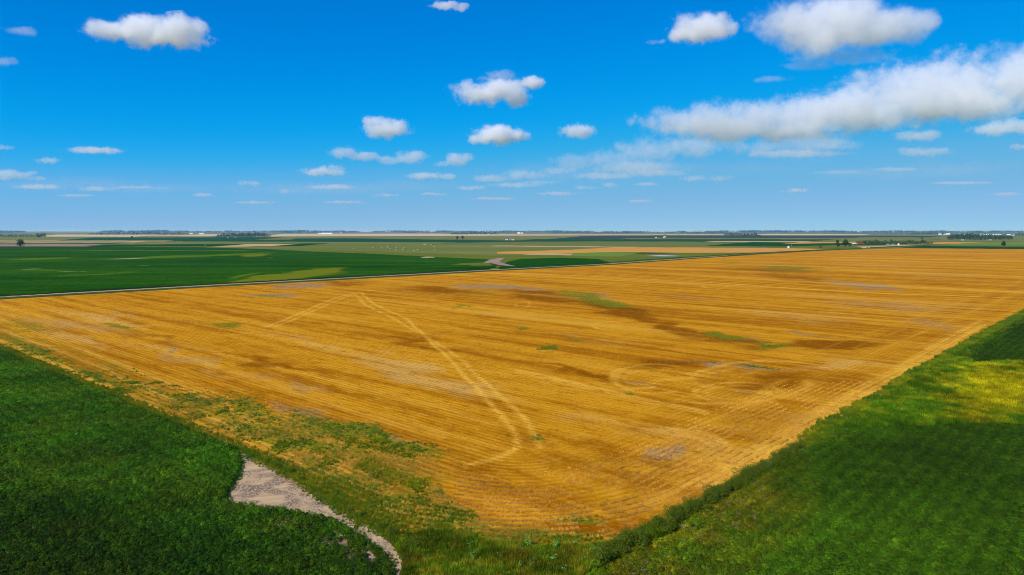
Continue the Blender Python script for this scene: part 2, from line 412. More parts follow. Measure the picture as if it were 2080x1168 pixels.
# mottling at the size of straw piles and chaff
nmo = noise_n(nt, stretched(nt, ROW_ANG, .28, .75), 1.0, 6, .7)
col = mixc(nt, mathn(nt, 'MULTIPLY', rampf(nt, nmo, .52, .66), .55), col, (.64, .328, .030))
col = mixc(nt, mathn(nt, 'MULTIPLY', rampf(nt, nmo, .48, .36), .6), col, (.29, .108, .003))
# drill rows
rowf = mathn(nt, 'MULTIPLY', row, mathn(nt, 'MULTIPLY_ADD', head, .34, .04))
rowf = mathn(nt, 'MULTIPLY', rowf, rampf(nt, mathn(nt, 'MULTIPLY_ADD', nf, .35, mathn(nt, 'MULTIPLY', nm, .65)), .40, .60))
col = mixc(nt, rowf, col, (.26, .095, .004))
# specks of straw and shade at plant size
col = mixc(nt, mathn(nt, 'MULTIPLY', rampf(nt, nf, .53, .66), .5), col, (.68, .36, .040))
col = mixc(nt, mathn(nt, 'MULTIPLY', rampf(nt, nf, .47, .34), .6), col, (.22, .080, .003))
# darker and lighter strips left by the combine, rust-brown hollows
def mulc(fac, c, k):
    n = nd(nt, 'Mix', data_type='RGBA', blend_type='MULTIPLY'); nt.links.new(fac, n.inputs[0]); nt.links.new(c, n.inputs[6]); n.inputs[7].default_value = (*k, 1)
    return n.outputs[2]
col = mulc(rampf(nt, f1, .52, .42), col, (.82, .75, .6))
col = mulc(rampf(nt, mathn(nt, 'ADD', s1.outputs[2], mathn(nt, 'MULTIPLY_ADD', ns1, 1.0, mathn(nt, 'MULTIPLY_ADD', nm, .8, -.9))), .30, .95), col, (.72, .62, .40))
col = mixc(nt, mathn(nt, 'MULTIPLY', rampf(nt, ns2, .55, .68), .35), col, (.70, .40, .05))
# weeds between the rows
wv = noise_n(nt, stretched(nt, ROW_ANG, .8, 1.4), 1.0, 6, .75)
wf = mathn(nt, 'ADD', s1.outputs[0], mathn(nt, 'MULTIPLY_ADD', wv, 2.8, -1.42))
wcol = mixc(nt, rampf(nt, nf, .35, .65), (.085, .105, .003), (.24, .22, .012))
col = mixc(nt, mathn(nt, 'MULTIPLY', rampf(nt, wf, .35, .62), .9), col, wcol)
nt.links.new(col, bs.inputs['Base Color'])
bp = nd(nt, 'Bump'); bp.inputs['Strength'].default_value = .7; bp.inputs['Distance'].default_value = .12
nt.links.new(mathn(nt, 'MULTIPLY_ADD', row, -.5, nf), bp.inputs['Height']); nt.links.new(bp.outputs[0], bs.inputs['Normal'])

me = bpy.data.meshes.new('stubble_field')
me.vertices.add(len(co)); me.vertices.foreach_set('co', co.astype(np.float32).ravel())
n = len(quads)
me.loops.add(n * 4); me.loops.foreach_set('vertex_index', quads.astype(np.int32).ravel())
me.polygons.add(n); me.polygons.foreach_set('loop_start', np.arange(0, 4 * n, 4, dtype=np.int32)); me.polygons.foreach_set('loop_total', np.full(n, 4, np.int32))
me.update(calc_edges=True)
one = np.ones(len(used))
for nm_, chans in (('patch', (weed, bare, rust)), ('wear', (pale, track, acc(OLIVE)))):
    a = me.attributes.new(nm_, 'FLOAT_COLOR', 'POINT')
    a.data.foreach_set('color', np.stack([c.ravel()[used] for c in chans] + [one], -1).astype(np.float32).ravel())
me.materials.append(M_stubble)
o = bpy.data.objects.new('stubble_field', me); C.objects.link(o)
tag(o, 'large golden harvested grain field with tracks and weedy patches', kind='structure')

# ------------------------------------------------------------------ roads and the fields beyond
def ribbon(name, line, w0, w1, mat, z, label, off=0.0):
    """flat strip along world points, half width from w0 to w1"""
    vs = []; n = len(line)
    for i, p in enumerate(line):
        a, b = line[max(i - 1, 0)], line[min(i + 1, n - 1)]
        d = Vector((b[0] - a[0], b[1] - a[1])).normalized()
        w = w0 + (w1 - w0) * i / (n - 1)
        nn = Vector((-d.y, d.x))
        c = Vector(p) + nn * off
        l, r = c + nn * w, c - nn * w
        vs += [(l.x, l.y, z), (r.x, r.y, z)]
    return tag(mesh_obj(name, vs, [(2 * i, 2 * i + 1, 2 * i + 3, 2 * i + 2) for i in range(n - 1)], mat), label, kind='structure')

def dense(line, step=6.0):
    out = []
    for a, b in zip(line[:-1], line[1:]):
        n = max(1, int(math.hypot(b[0] - a[0], b[1] - a[1]) / step))
        out += [(a[0] + (b[0] - a[0]) * i / n, a[1] + (b[1] - a[1]) * i / n) for i in range(n)]
    return out + [line[-1]]
trk_s = dense(trk, 8)
trk_s = [(x + 1.6 * (fbm(np.array(x * .02), np.array(y * .02)) - .5), y + 1.6 * (fbm(np.array(x * .02 + 9), np.array(y * .02)) - .5)) for x, y in trk_s]
M_gravel = field_material('gravel_track', (.40, .31, .17), (.50, .40, .24), ang=EDGE_ANG, sx=.02, sy=.5, fine=.8)
M_verge = field_material('verge_grass', (.030, .062, .010), (.075, .105, .018), (.20, .16, .04), ang=EDGE_ANG, sx=.01, sy=.3, fine=.6, c3lo=.62)
ribbon('grass_verge', trk_s, 6.5, 9.0, M_verge, .10, 'dark grass verge beside the pale farm track')
near_trk = [p for p in trk_s if p[1] < 700]
ribbon('farm_track', near_trk, 2.1, 1.6, M_gravel, .16, 'pale gravel farm track along the far side of the stubble', off=2.2)

M = {}
M['soy_far'] = field_material('soybean_far', (.004, .050, .001), (.012, .078, .001), (.05, .11, .002), ang=.05, sx=.003, sy=.03, fine=.35, c3lo=.63)
M['soy_blue'] = field_material('corn_far', (.006, .058, .016), (.016, .080, .022), ang=.03, sx=.001, sy=.01, fine=.05)
M['olive'] = field_material('olive_grass', (.085, .13, .012), (.15, .17, .02), (.20, .18, .03), ang=.05, sx=.006, sy=.05, fine=.3)
M['lime'] = field_material('young_grass', (.11, .20, .02), (.17, .24, .04), ang=.0, sx=.004, sy=.05, fine=.2)
M['tan'] = field_material('ripe_grain', (.42, .29, .13), (.52, .37, .18), ang=.0, sx=.001, sy=.01, fine=.05)
M['palewheat'] = field_material('pale_wheat', (.50, .37, .19), (.60, .45, .25), ang=.0, sx=.0005, sy=.005, fine=.03)
M['orange'] = field_material('golden_stubble', (.50, .24, .045), (.58, .30, .06), (.60, .26, .05), ang=.0, sx=.002, sy=.02, fine=.1)
M['mauve'] = field_material('tilled_soil', (.27, .17, .13), (.35, .24, .18), ang=.0, sx=.002, sy=.02, fine=.1)
M['slate'] = field_material('cloud_shade_band', (.030, .045, .030), (.045, .060, .045), ang=.0, sx=.001, sy=.01, fine=.05)  # dark tone of far cloud shadows, painted as ground colour
M['sage'] = field_material('dry_pasture', (.115, .15, .025), (.18, .19, .045), (.25, .20, .06), ang=.0, sx=.002, sy=.015, fine=.08)
M['salt'] = field_material('salt_flat', (.62, .60, .52), (.75, .73, .65), ang=.0, sx=.01, sy=.05, fine=.2)

_layer = [0]
def area(name, pts, mat, label=None, wob=.35):
    """a field outline in photograph pixels laid on the ground"""
    _layer[0] += 1
    out = []
    r = random.Random(len(pts) * 31 + int(pts[0][0]))
    n = len(pts)
    for i in range(n):
        (u0, v0), (u1, v1) = pts[i], pts[(i + 1) % n]
        k = max(1, int(abs(u1 - u0) / 22))
        for j in range(k):
            t = j / k
            vv = v0 + (v1 - v0) * t
            out.append(G(u0 + (u1 - u0) * t, max(vv + (r.uniform(-1, 1) * wob * min(1, (vv - 470) / 35) if j else 0), 471.2)))
    return sheet(name, out, mat, .05 + .012 * _layer[0], label)

def band(u0, u1, vt0, vt1, vb0, vb1):
    a, b = 6 * (vb0 - vt0), 6 * (vb1 - vt1)          # field ends run along the section lines, so they slant in the picture
    return [(u0 - a, vb0), (u1 - b, vb1), (u1 + b, vt1), (u0 + a, vt0)]
# farthest first
area('wheat_field', band(90, 300, 476.5, 476.5, 480.5, 481), M['palewheat'])
area('wheat_field', band(300, 450, 477, 476, 480, 480), M['tan'])
area('wheat_field', band(380, 450, 476, 475.4, 480, 480), M['palewheat'])
area('wheat_field', band(545, 1160, 475, 475.2, 480.5, 478.4), M['palewheat'])
area('wheat_field', band(1000, 1310, 475.2, 475.4, 479.5, 477.6), M['tan'])
area('wheat_field', band(1280, 1560, 475.5, 475.5, 478, 477.6), M['tan'])
area('wheat_field', band(1545, 1760, 475, 476, 477.8, 477.6), M['palewheat'])
area('tilled_field', band(640, 900, 473.4, 473.6, 475, 475), M['mauve'])
area('pasture', band(-300, 300, 481, 481.5, 489, 489), M['sage'])
area('corn_or_shade_field', band(150, 600, 482.5, 482, 489, 490.5), M['soy_blue'])
area('corn_or_shade_field', band(370, 760, 481, 484.5, 493.5, 491), M['soy_blue'])
area('pasture', band(560, 1180, 480, 478.6, 487, 486.5), M['sage'])
area('corn_or_shade_field', [(600, 484.5), (700, 484), (1040, 488.5), (1300, 487), (1300, 490), (1040, 491), (840, 495), (700, 494), (560, 494)], M['soy_blue'])
area('corn_or_shade_field', band(1150, 1300, 479.5, 478.5, 486, 485), M['slate'])  # cloud shadow over the far land, laid down as a dark sheet
area('corn_or_shade_field', band(1290, 1900, 478.2, 479.5, 483.5, 483), M['slate'])  # long cloud shadow band, its shade put into the sheet colour
area('corn_or_shade_field', band(1060, 1560, 485.8, 486, 490, 491), M['soy_blue'])
area('hay_field', band(1290, 1700, 483.5, 484.2, 486, 486), M['sage'])
area('corn_or_shade_field', band(1440, 1700, 486.5, 486.5, 491, 490.5), M['soy_blue'])
area('wheat_field', band(1440, 1760, 489.8, 490, 491.4, 495), M['tan'])
area('corn_or_shade_field', band(1480, 1790, 491.6, 495, 499.5, 502), M['soy_far'])
area('wheat_field', band(1615, 1760, 491.2, 490.6, 495.6, 493.6), M['orange'])
area('pasture', band(1690, 2300, 482, 484, 492, 490), M['sage'])
area('wheat_field', band(1885, 2000, 491.5, 493, 496.5, 495), M['orange'])
area('hay_field', [(1900, 499), (2400, 500), (2400, 490), (2080, 491), (1960, 494)], M['lime'])
area('corn_or_shade_field', [(1830, 503), (2080, 506), (2400, 508), (2400, 501), (2080, 501.5), (1950, 500.5), (1880, 499.5)], M['soy_far'], 'dark green crop strip behind the stubble field')
area('hay_field', [(1560, 506), (1690, 505.5), (1830, 500), (1880, 497), (1700, 498.5), (1560, 502)], M['olive'])
area('tan_lane', [(1750, 503.4), (1860, 498.4), (1880, 497.4), (1820, 498.2), (1740, 501)], M['tan'])
area('grain_strip', band(-300, 330, 489, 489, 494.5, 493), M['tan'])
area('grain_strip', band(-300, 200, 494.5, 495, 502, 500), M['mauve'])
area('grain_strip', band(-300, 260, 490.5, 491, 493.5, 492.5), M['sage'])
area('corn_strip', band(-300, 330, 495.6, 494.4, 497.4, 496), M['soy_blue'])
area('hay_field', band(250, 900, 490.5, 492.5, 498.5, 497.8), M['sage'])
area('corn_or_shade_field', band(200, 640, 497.4, 494.4, 501, 500), M['soy_far'])
area('wheat_strip', band(465, 580, 496.2, 495.6, 502.4, 500.6), M['tan'])
area('olive_meadow', [(560, 512), (1000, 530), (1180, 522), (1330, 505), (1000, 499), (700, 500)], M['olive'])
area('dry_meadow', [(640, 507), (1000, 520), (1120, 515), (1240, 505), (900, 497), (660, 500)], M['sage'])
area('stubble_strip', band(1000, 1290, 499.4, 502, 500.8, 503.6), M['tan'])
area('stubble_strip', [(1010, 512.6), (1160, 508), (1262, 502.8), (1560, 504.2), (1690, 506.5), (1560, 513), (1420, 518), (1300, 514.5), (1120, 518), (1010, 516)], M['orange'], 'long golden stubble strip beyond the farm track')
area('marsh_meadow', [(1010, 545), (1240, 533.5), (1400, 522.5), (1540, 513.8), (1400, 514.4), (1260, 512.4), (1120, 516), (1020, 519), (985, 530)], M['olive'], 'rough olive meadow with a pale pond beside the farm track')
area('reed_patch', [(1240, 517.2), (1330, 517.6), (1372, 514.8), (1310, 513.4), (1240, 515.6)], M_verge)
area('reed_patch', [(1165, 521), (1260, 522), (1300, 514), (1220, 513), (1160, 516)], M['lime'])
area('soybean_patch', [(1010, 547), (1130, 541), (1240, 534.5), (1215, 527.5), (1140, 524.5), (1060, 527), (1030, 533)], M['soy_far'], 'dark soybean patch between dirt crescent and pond')
area('bare_ground', [(1060, 518.5), (1160, 520), (1165, 516.5), (1100, 514.8)], M['tan'])
# the soybeans left of the track
SOYFIELD = [G(u, v) for u, v in [(-420, 627), (0, 602.5), (400, 579.5), (700, 563.5), (985, 547.5), (1010, 541), (985, 528), (880, 523.5), (760, 517), (640, 512.5), (540, 507), (400, 503), (200, 502), (-300, 502)]]
fx = np.arange(-1000, 20, 3.2); fy = np.concatenate([np.arange(190, 480, 1.8), np.arange(480, 1090, 4.0)])
FX, FY = np.meshgrid(fx, fy)
fin = inside(FX, FY, SOYFIELD)
FU, FV = proj(FX, FY)
w1, w2 = fbm(FX * .03, FY * .03) - .5, fbm(FX * .03 + 30, FY * .03) - .5
fs = np.clip((FV - 490) / 80, .12, 1)
def facc(bl):
    r = np.zeros_like(FU)
    for q in bl: r = np.maximum(r, blob(FU + w1 * 90 * fs, FV + w2 * 13 * fs, q))
    return r
f_ol = facc([(575, 567, 110, 8, -6, 1.4), (655, 552, 62, 6, -4, 1.3), (520, 573, 60, 5, -5, 1.1), (960, 539, 50, 3, 0, .8), (520, 519, 40, 4, -4, 1.0)])
f_li = facc([(500, 562, 45, 5, -10, 1.1), (360, 522.5, 200, 2.6, -2, 1.1), (480, 517, 90, 2.4, -3, 1.1), (90, 526, 100, 2.2, -2, 1.0), (290, 510, 190, 1.4, 0, 1.0), (450, 510.5, 90, 1.6, 0, 1.0), (180, 559, 150, 4, -4, .75), (80, 550, 70, 2.4, 0, .7), (240, 542, 80, 2, -2, .7), (700, 540, 160, 4, -2, .55), (850, 533, 120, 3, 0, .5), (350, 573, 120, 3, -3, .5), (40, 585, 120, 4, -3, .45), (620, 525, 100, 2, 0, .5)])
f_ta = facc([(70, 548, 30, .9), (120, 553, 24, .8), (150, 553.5, 14, .7), (545, 525.5, 12, .7), (866, 523.6, 20, 1.0, 0, 1.4), (300, 541, 20, .7), (262, 527, 60, 1.0, -1, .8)])
M_soyf, nt, bs = new_mat('soybean_far_field', .95)
g = nd(nt, 'NewGeometry'); P = g.outputs['Position']
at1 = nd(nt, 'Attribute', attribute_name='patch'); s1 = nd(nt, 'SeparateColor'); nt.links.new(at1.outputs['Color'], s1.inputs[0])
n1 = noise_n(nt, stretched(nt, .05, .006, .03), 1.0, 5, .62, .4); n2 = noise_n(nt, P, .35, 5, .68); n3 = noise_n(nt, stretched(nt, EDGE_ANG, .01, .16), 1.0, 3, .6)
col = mixc(nt, rampf(nt, mathn(nt, 'MULTIPLY_ADD', n2, .35, mathn(nt, 'MULTIPLY_ADD', n3, .2, mathn(nt, 'MULTIPLY', n1, .45))), .40, .62), (.006, .050, .001), (.030, .105, .002))
def over(ch, lo, hi, c):
    f = mathn(nt, 'ADD', s1.outputs[ch], mathn(nt, 'MULTIPLY_ADD', n2, .7, mathn(nt, 'MULTIPLY_ADD', n1, .5, -.6)))
    return mixc(nt, mathn(nt, 'MULTIPLY', rampf(nt, f, lo, hi), .9), col, c)
col = over(1, .35, .95, (.085, .165, .004))
col = over(0, .35, .80, mixc(nt, n1, (.085, .135, .003), (.20, .20, .008)))
col = over(2, .45, .90, (.42, .36, .17))
nt.links.new(col, bs.inputs['Base Color'])
bp = nd(nt, 'Bump'); bp.inputs['Strength'].default_value = .6; bp.inputs['Distance'].default_value = .25
nt.links.new(n2, bp.inputs['Height']); nt.links.new(bp.outputs[0], bs.inputs['Normal'])
def grid_field(name, GX, GY, keepv, z, mat, attrs, label):
    ny, nx = GX.shape
    k = keepv[:-1, :-1] | keepv[1:, :-1] | keepv[:-1, 1:] | keepv[1:, 1:]
    idx = np.arange(ny * nx).reshape(ny, nx)
    q = np.stack([idx[:-1, :-1], idx[:-1, 1:], idx[1:, 1:], idx[1:, :-1]], -1)[k]
    us = np.unique(q); rm = np.full(ny * nx, -1); rm[us] = np.arange(len(us)); q = rm[q]; n = len(q)
    me = bpy.data.meshes.new(name)
    me.vertices.add(len(us)); me.vertices.foreach_set('co', np.stack([GX.ravel()[us], GY.ravel()[us], np.full(len(us), z)], -1).astype(np.float32).ravel())
    me.loops.add(n * 4); me.loops.foreach_set('vertex_index', q.astype(np.int32).ravel())
    me.polygons.add(n); me.polygons.foreach_set('loop_start', np.arange(0, 4 * n, 4, dtype=np.int32)); me.polygons.foreach_set('loop_total', np.full(n, 4, np.int32))
    me.update(calc_edges=True)
    for nm_, ch in attrs:
        a = me.attributes.new(nm_, 'FLOAT_COLOR', 'POINT')
        a.data.foreach_set('color', np.stack([c.ravel()[us] for c in ch] + [np.ones(len(us))], -1).astype(np.float32).ravel())
    me.materials.append(mat)
    o = bpy.data.objects.new(name, me); C.objects.link(o)
    return tag(o, label, kind='structure')
_layer[0] += 4
grid_field('soybean_field', FX, FY, fin, .05 + .012 * _layer[0], M_soyf, [('patch', (f_ol, f_li, f_ta))], 'broad dark green soybean field beyond the farm track')
_layer[0] += 1
area('grass_strip', [(930, 537), (990, 534.5), (1000, 541), (960, 541.5)], M['olive'])
area('dirt_crescent', [(982, 535), (1000, 536.5), (1016, 540.5), (1050, 543), (1030, 538.5), (1014, 533), (1025, 525.5), (1012, 525.5), (995, 529)], M['mauve'], 'curved strip of bare grey soil at the far soybeans end', .2)
area('salt_patch', [(858, 497.8), (868, 496.6), (864, 496.2)], M['salt'], None, .1)
# shallow pond
M_pond, nt, bs = new_mat('pond_water', .25)
bs.inputs['Base Color'].default_value = (.30, .32, .30, 1); bs.inputs['Specular IOR Level'].default_value = .6
area('pond', [(1314, 521.3), (1340, 522.4), (1376, 522.2), (1380, 520.9), (1345, 520.4)], M_pond, 'long narrow pale pond in the olive meadow', .1)
area('pond_shore', [(1310, 521.2), (1340, 520.4), (1375, 520.6), (1340, 519.7)], M['salt'], None, .1)

# ------------------------------------------------------------------ near ground under the crops
M_soil = field_material('crop_soil', (.17, .12, .065), (.30, .22, .13), ang=ROW_ANG, sx=.3, sy=.6, fine=3.0)
M_wash, nt, bs = new_mat('washed_soil', .95)
g = nd(nt, 'NewGeometry'); P = g.outputs['Position']
n1 = noise_n(nt, P, .35, 4, .6, .6); n2 = noise_n(nt, P, 3.5, 6, .75); n3 = noise_n(nt, stretched(nt, math.radians(20), .25, 1.2), 1.0, 4, .6, .8)
vo = nd(nt, 'TexVoronoi'); nt.links.new(P, vo.inputs['Vector']); vo.inputs['Scale'].default_value = 5.0
gr = rampf(nt, n1, .44, .56)
peb = mixc(nt, rampf(nt, mathn(nt, 'MULTIPLY_ADD', n2, .6, mathn(nt, 'MULTIPLY', vo.outputs['Distance'], .5)), .35, .75), (.16, .11, .07), (.47, .34, .21))
silt = mixc(nt, rampf(nt, n3, .35, .65), (.44, .30, .155), (.56, .385, .21))
col = mixc(nt, gr, silt, peb)
col = mixc(nt, mathn(nt, 'MULTIPLY', rampf(nt, n2, .53, .63), gr), col, (.15, .080, .035))
nt.links.new(col, bs.inputs['Base Color'])
bp = nd(nt, 'Bump'); bp.inputs['Strength'].default_value = .8; bp.inputs['Distance'].default_value = .08
nt.links.new(n2, bp.inputs['Height']); nt.links.new(bp.outputs[0], bs.inputs['Normal'])
WASH_PX = [(478, 911), (510, 925), (550, 945), (600, 973), (640, 1003), (700, 1040), (760, 1075), (800, 1103), (825, 1138), (836, 1180), (842, 1230), (760, 1230), (780, 1190), (775, 1160), (745, 1130), (712, 1104), (670, 1080), (620, 1068), (570, 1054), (510, 1046), (448, 1036), (450, 1004), (480, 972), (490, 942)]
wash = [G(*p) for p in WASH_PX]
LEFT_CROP = [G(*p) for p in [(0, 712), (150, 776), (330, 853), (440, 899), (478, 914), (490, 942), (480, 972), (460, 1002), (460, 1026), (518, 1035), (578, 1042), (638, 1054), (688, 1066), (732, 1092), (766, 1119), (794, 1147), (802, 1172)]] + [(-8.2, 40), (-42, 40), (-150, 165), (-131, 166)]
RIGHT_CROP = [G(*p) for p in [(1180, 1185), (1225, 1150), (1300, 1105), (1400, 1050), (1520, 983), (1640, 915), (1700, 882), (1760, 838), (1886, 757), (1972, 706), (2080, 644), (2200, 580)]] + [(190, 225), (75, 85), (50, 40), (4, 42)]
VERGE = [(-6.8, 54.8), (-2, 52.6), (3.5, 51.9), (8.2, 52.7), (12, 55.8), (14, 55.2), (9, 51.5), (4.5, 47), (4, 38), (-7.3, 38), (-8.2, 50), (-9.6, 53)]
M_vsoil = field_material('verge_soil', (.09, .10, .010), (.16, .14, .02), (.14, .10, .04), ang=ROW_ANG, sx=.2, sy=.5, fine=2.0)
sheet('soybean_ground', LEFT_CROP, M_soil, .012, 'shaded soil under the near soybeans')
sheet('crop_ground', RIGHT_CROP, M_soil, .016, 'soil under the green crop')
sheet('verge_ground', VERGE, M_vsoil, .060, 'weedy ground at the field corner')
sheet('washout', wash, M_wash, .068, 'pale washed out bare soil strip beside the soybeans')

# ------------------------------------------------------------------ plants
def leaf_material(name, ca, cb, tint=False, trans=.25):
    m, nt, bs = new_mat(name, .6)
    bs.inputs['Specular IOR Level'].default_value = .06
    g = nd(nt, 'NewGeometry')
    col = mixc(nt, g.outputs['Random Per Island'], ca, cb)
    if tint:
        at = nd(nt, 'Attribute', attribute_name='tint', attribute_type='INSTANCER')
        mu = nd(nt, 'Mix', data_type='RGBA', blend_type='MULTIPLY'); mu.inputs[0].default_value = 1.0
        nt.links.new(col, mu.inputs[6]); nt.links.new(at.outputs['Color'], mu.inputs[7])
        col = mu.outputs[2]
    nt.links.new(col, bs.inputs['Base Color'])
    tr = nd(nt, 'BsdfTranslucent'); nt.links.new(col, tr.inputs['Color'])
    mx = nd(nt, 'MixShader'); mx.inputs[0].default_value = trans
    nt.links.new(bs.outputs[0], mx.inputs[1]); nt.links.new(tr.outputs[0], mx.inputs[2])
    nt.links.new(mx.outputs[0], nt.nodes['Material Output'].inputs['Surface'])
    return m

def leaf_quads(cen, nrm, size, aspect, r, droop=.0):
    """n leaf quads round the centres, facing nrm with random spin; size per leaf"""
    n = len(cen)
    nrm = nrm / (np.linalg.norm(nrm, axis=1, keepdims=True) + 1e-9)
    rv = r.normal(size=(n, 3))
    t = np.cross(nrm, rv); t /= np.linalg.norm(t, axis=1, keepdims=True) + 1e-9
    b = np.cross(nrm, t)
    s = size[:, None]
    L, W = t * s, b * s * aspect
    d = np.zeros((n, 3)); d[:, 2] = -droop * size
    return np.stack([cen - L, cen - W * 1.0 + L * .1, cen + L + d, cen + W + L * .1], 1)

def blade_quads(base, h, lean, w, r):
    """upright grass blades as narrow tapering quads"""
    n = len(base)
    a = r.uniform(0, 2 * math.pi, n)
    side = np.stack([np.cos(a), np.sin(a), np.zeros(n)], 1) * w[:, None]
    la = r.uniform(0, 2 * math.pi, n)
    top = base + np.stack([np.cos(la) * lean * h, np.sin(la) * lean * h, h], 1)
    return np.stack([base - side, base + side, top + side * .25, top - side * .25], 1)

SRC = bpy.data.collections.new('plant_sources')       # never linked to the scene: shapes for the ground cover
def source(name, V, mat):
    o = bpy.data.objects.new(name, quads_mesh(name, V, mat))
    c = bpy.data.collections.new(name + '_set')
    c.objects.link(o)
    return o

def scatter(name, pts, scl, tint, srcs, label, cat, seed=1):
    """ground cover: one vertex per plant, the plant shape set on each by geometry nodes"""
    me = bpy.data.meshes.new(name)
    n = len(pts)
    me.vertices.add(n); me.vertices.foreach_set('co', np.asarray(pts, np.float32).ravel())
    r = np.random.default_rng(seed)
    a = me.attributes.new('scl', 'FLOAT', 'POINT'); a.data.foreach_set('value', np.asarray(scl, np.float32))
    a = me.attributes.new('rot', 'FLOAT_VECTOR', 'POINT')
    a.data.foreach_set('vector', np.stack([r.normal(0, .12, n), r.normal(0, .12, n), r.uniform(0, 6.28, n)], 1).astype(np.float32).ravel())
    a = me.attributes.new('tint', 'FLOAT_COLOR', 'POINT')
    a.data.foreach_set('color', np.concatenate([tint, np.ones((n, 1))], 1).astype(np.float32).ravel())
    a = me.attributes.new('pick', 'INT', 'POINT'); a.data.foreach_set('value', r.integers(0, len(srcs), n).astype(np.int32))
    o = bpy.data.objects.new(name, me); C.objects.link(o)
    gn = bpy.data.node_groups.new(name + '_growth', 'GeometryNodeTree')
    gn.interface.new_socket('Geometry', in_out='INPUT', socket_type='NodeSocketGeometry')
    gn.interface.new_socket('Geometry', in_out='OUTPUT', socket_type='NodeSocketGeometry')
    gi = gn.nodes.new('NodeGroupInput'); go = gn.nodes.new('NodeGroupOutput')
    iop = gn.nodes.new('GeometryNodeInstanceOnPoints')
    g2i = gn.nodes.new('GeometryNodeGeometryToInstance')
    for s in reversed(srcs):
        oi = gn.nodes.new('GeometryNodeObjectInfo'); oi.inputs['Object'].default_value = s
        oi.inputs['As Instance'].default_value = False
        gn.links.new(oi.outputs['Geometry'], g2i.inputs[0])
    gn.links.new(gi.outputs[0], iop.inputs['Points'])
    gn.links.new(g2i.outputs[0], iop.inputs['Instance'])
    iop.inputs['Pick Instance'].default_value = True
    def attr(nm, typ):
        na = gn.nodes.new('GeometryNodeInputNamedAttribute'); na.data_type = typ; na.inputs['Name'].default_value = nm
        return na.outputs['Attribute']
    gn.links.new(attr('pick', 'INT'), iop.inputs['Instance Index'])
    gn.links.new(attr('scl', 'FLOAT'), iop.inputs['Scale'])
    e2r = gn.nodes.new('FunctionNodeEulerToRotation')
    gn.links.new(attr('rot', 'FLOAT_VECTOR'), e2r.inputs[0]); gn.links.new(e2r.outputs[0], iop.inputs['Rotation'])
    gn.links.new(iop.outputs[0], go.inputs[0])
    md = o.modifiers.new('growth', 'NODES'); md.node_group = gn
    return tag(o, label, cat, kind='stuff')

def jgrid(poly, step, jit=.5, seed=3):
    p = np.asarray(poly); r = np.random.default_rng(seed)
    x0, y0 = p.min(0); x1, y1 = p.max(0)
    X, Y = np.meshgrid(np.arange(x0, x1, step), np.arange(y0, y1, step))
    X = X.ravel() + r.uniform(-jit, jit, X.size) * step; Y = Y.ravel() + r.uniform(-jit, jit, Y.size) * step
    k = inside(X, Y, poly)
    return X[k], Y[k]

def in_view(x, y, m=6):
    return (np.abs(x) < .76 * y + m) & (y > 44)

r0 = np.random.default_rng(11)
M_soy = leaf_material('soybean_leaf', (.050, .150, .003), (.095, .225, .007), tint=True)
M_grass = leaf_material('grass_blade', (.10, .19, .025), (.17, .27, .04), tint=True)
M_straw = leaf_material('straw', (.58, .31, .055), (.72, .44, .10), tint=True, trans=.1)
def soy_plant(seed, n=54):
    r = np.random.default_rng(seed)
    th, ph = r.uniform(0, 6.28, n), np.arccos(r.uniform(.0, 1, n))
    rad = r.uniform(.75, 1.05, n)
    nrm = np.stack([np.sin(ph) * np.cos(th), np.sin(ph) * np.sin(th), np.cos(ph)], 1)
    cen = nrm * rad[:, None] * np.array([.30, .30, .36]) + np.array([0, 0, .28])
    return leaf_quads(cen, nrm + r.normal(0, .35, (n, 3)) + np.array([0, 0, .5]), r.uniform(.065, .105, n), .62, r, .25)
soys = [source('soybean_plant', soy_plant(i), M_soy) for i in range(4)]
def tuft(seed, n=44, rad=.16, h=(.3, .6), w=.012, lean=.35):
    r = np.random.default_rng(seed)
    a, q = r.uniform(0, 6.28, n), rad * np.sqrt(r.uniform(0, 1, n))
    return blade_quads(np.stack([np.cos(a) * q, np.sin(a) * q, np.zeros(n)], 1), r.uniform(*h, n), r.uniform(0, lean, n), np.full(n, w) * r.uniform(.7, 1.4, n), r)
grasses = [source('grass_tuft', tuft(20 + i, 40, .2, (.25, .62), .024, .45), M_grass) for i in range(4)]
def forb(seed, n=30):
    r = np.random.default_rng(seed)
    th, q = r.uniform(0, 6.28, n), np.sqrt(r.uniform(0, 1, n))
    cen = np.stack([np.cos(th) * q * .24, np.sin(th) * q * .24, .05 + .22 * (1 - q * q) * r.uniform(.5, 1, n)], 1)
    return leaf_quads(cen, np.stack([np.cos(th) * q * .7, np.sin(th) * q * .7, np.ones(n)], 1) + r.normal(0, .4, (n, 3)), r.uniform(.05, .09, n), .5, r, .1)
forbs = [source('low_weed', forb(40 + i), M_grass) for i in range(3)]
straws = [source('straw_tuft', tuft(60 + i, 16, .10, (.10, .22), .011, .5), M_straw) for i in range(4)]

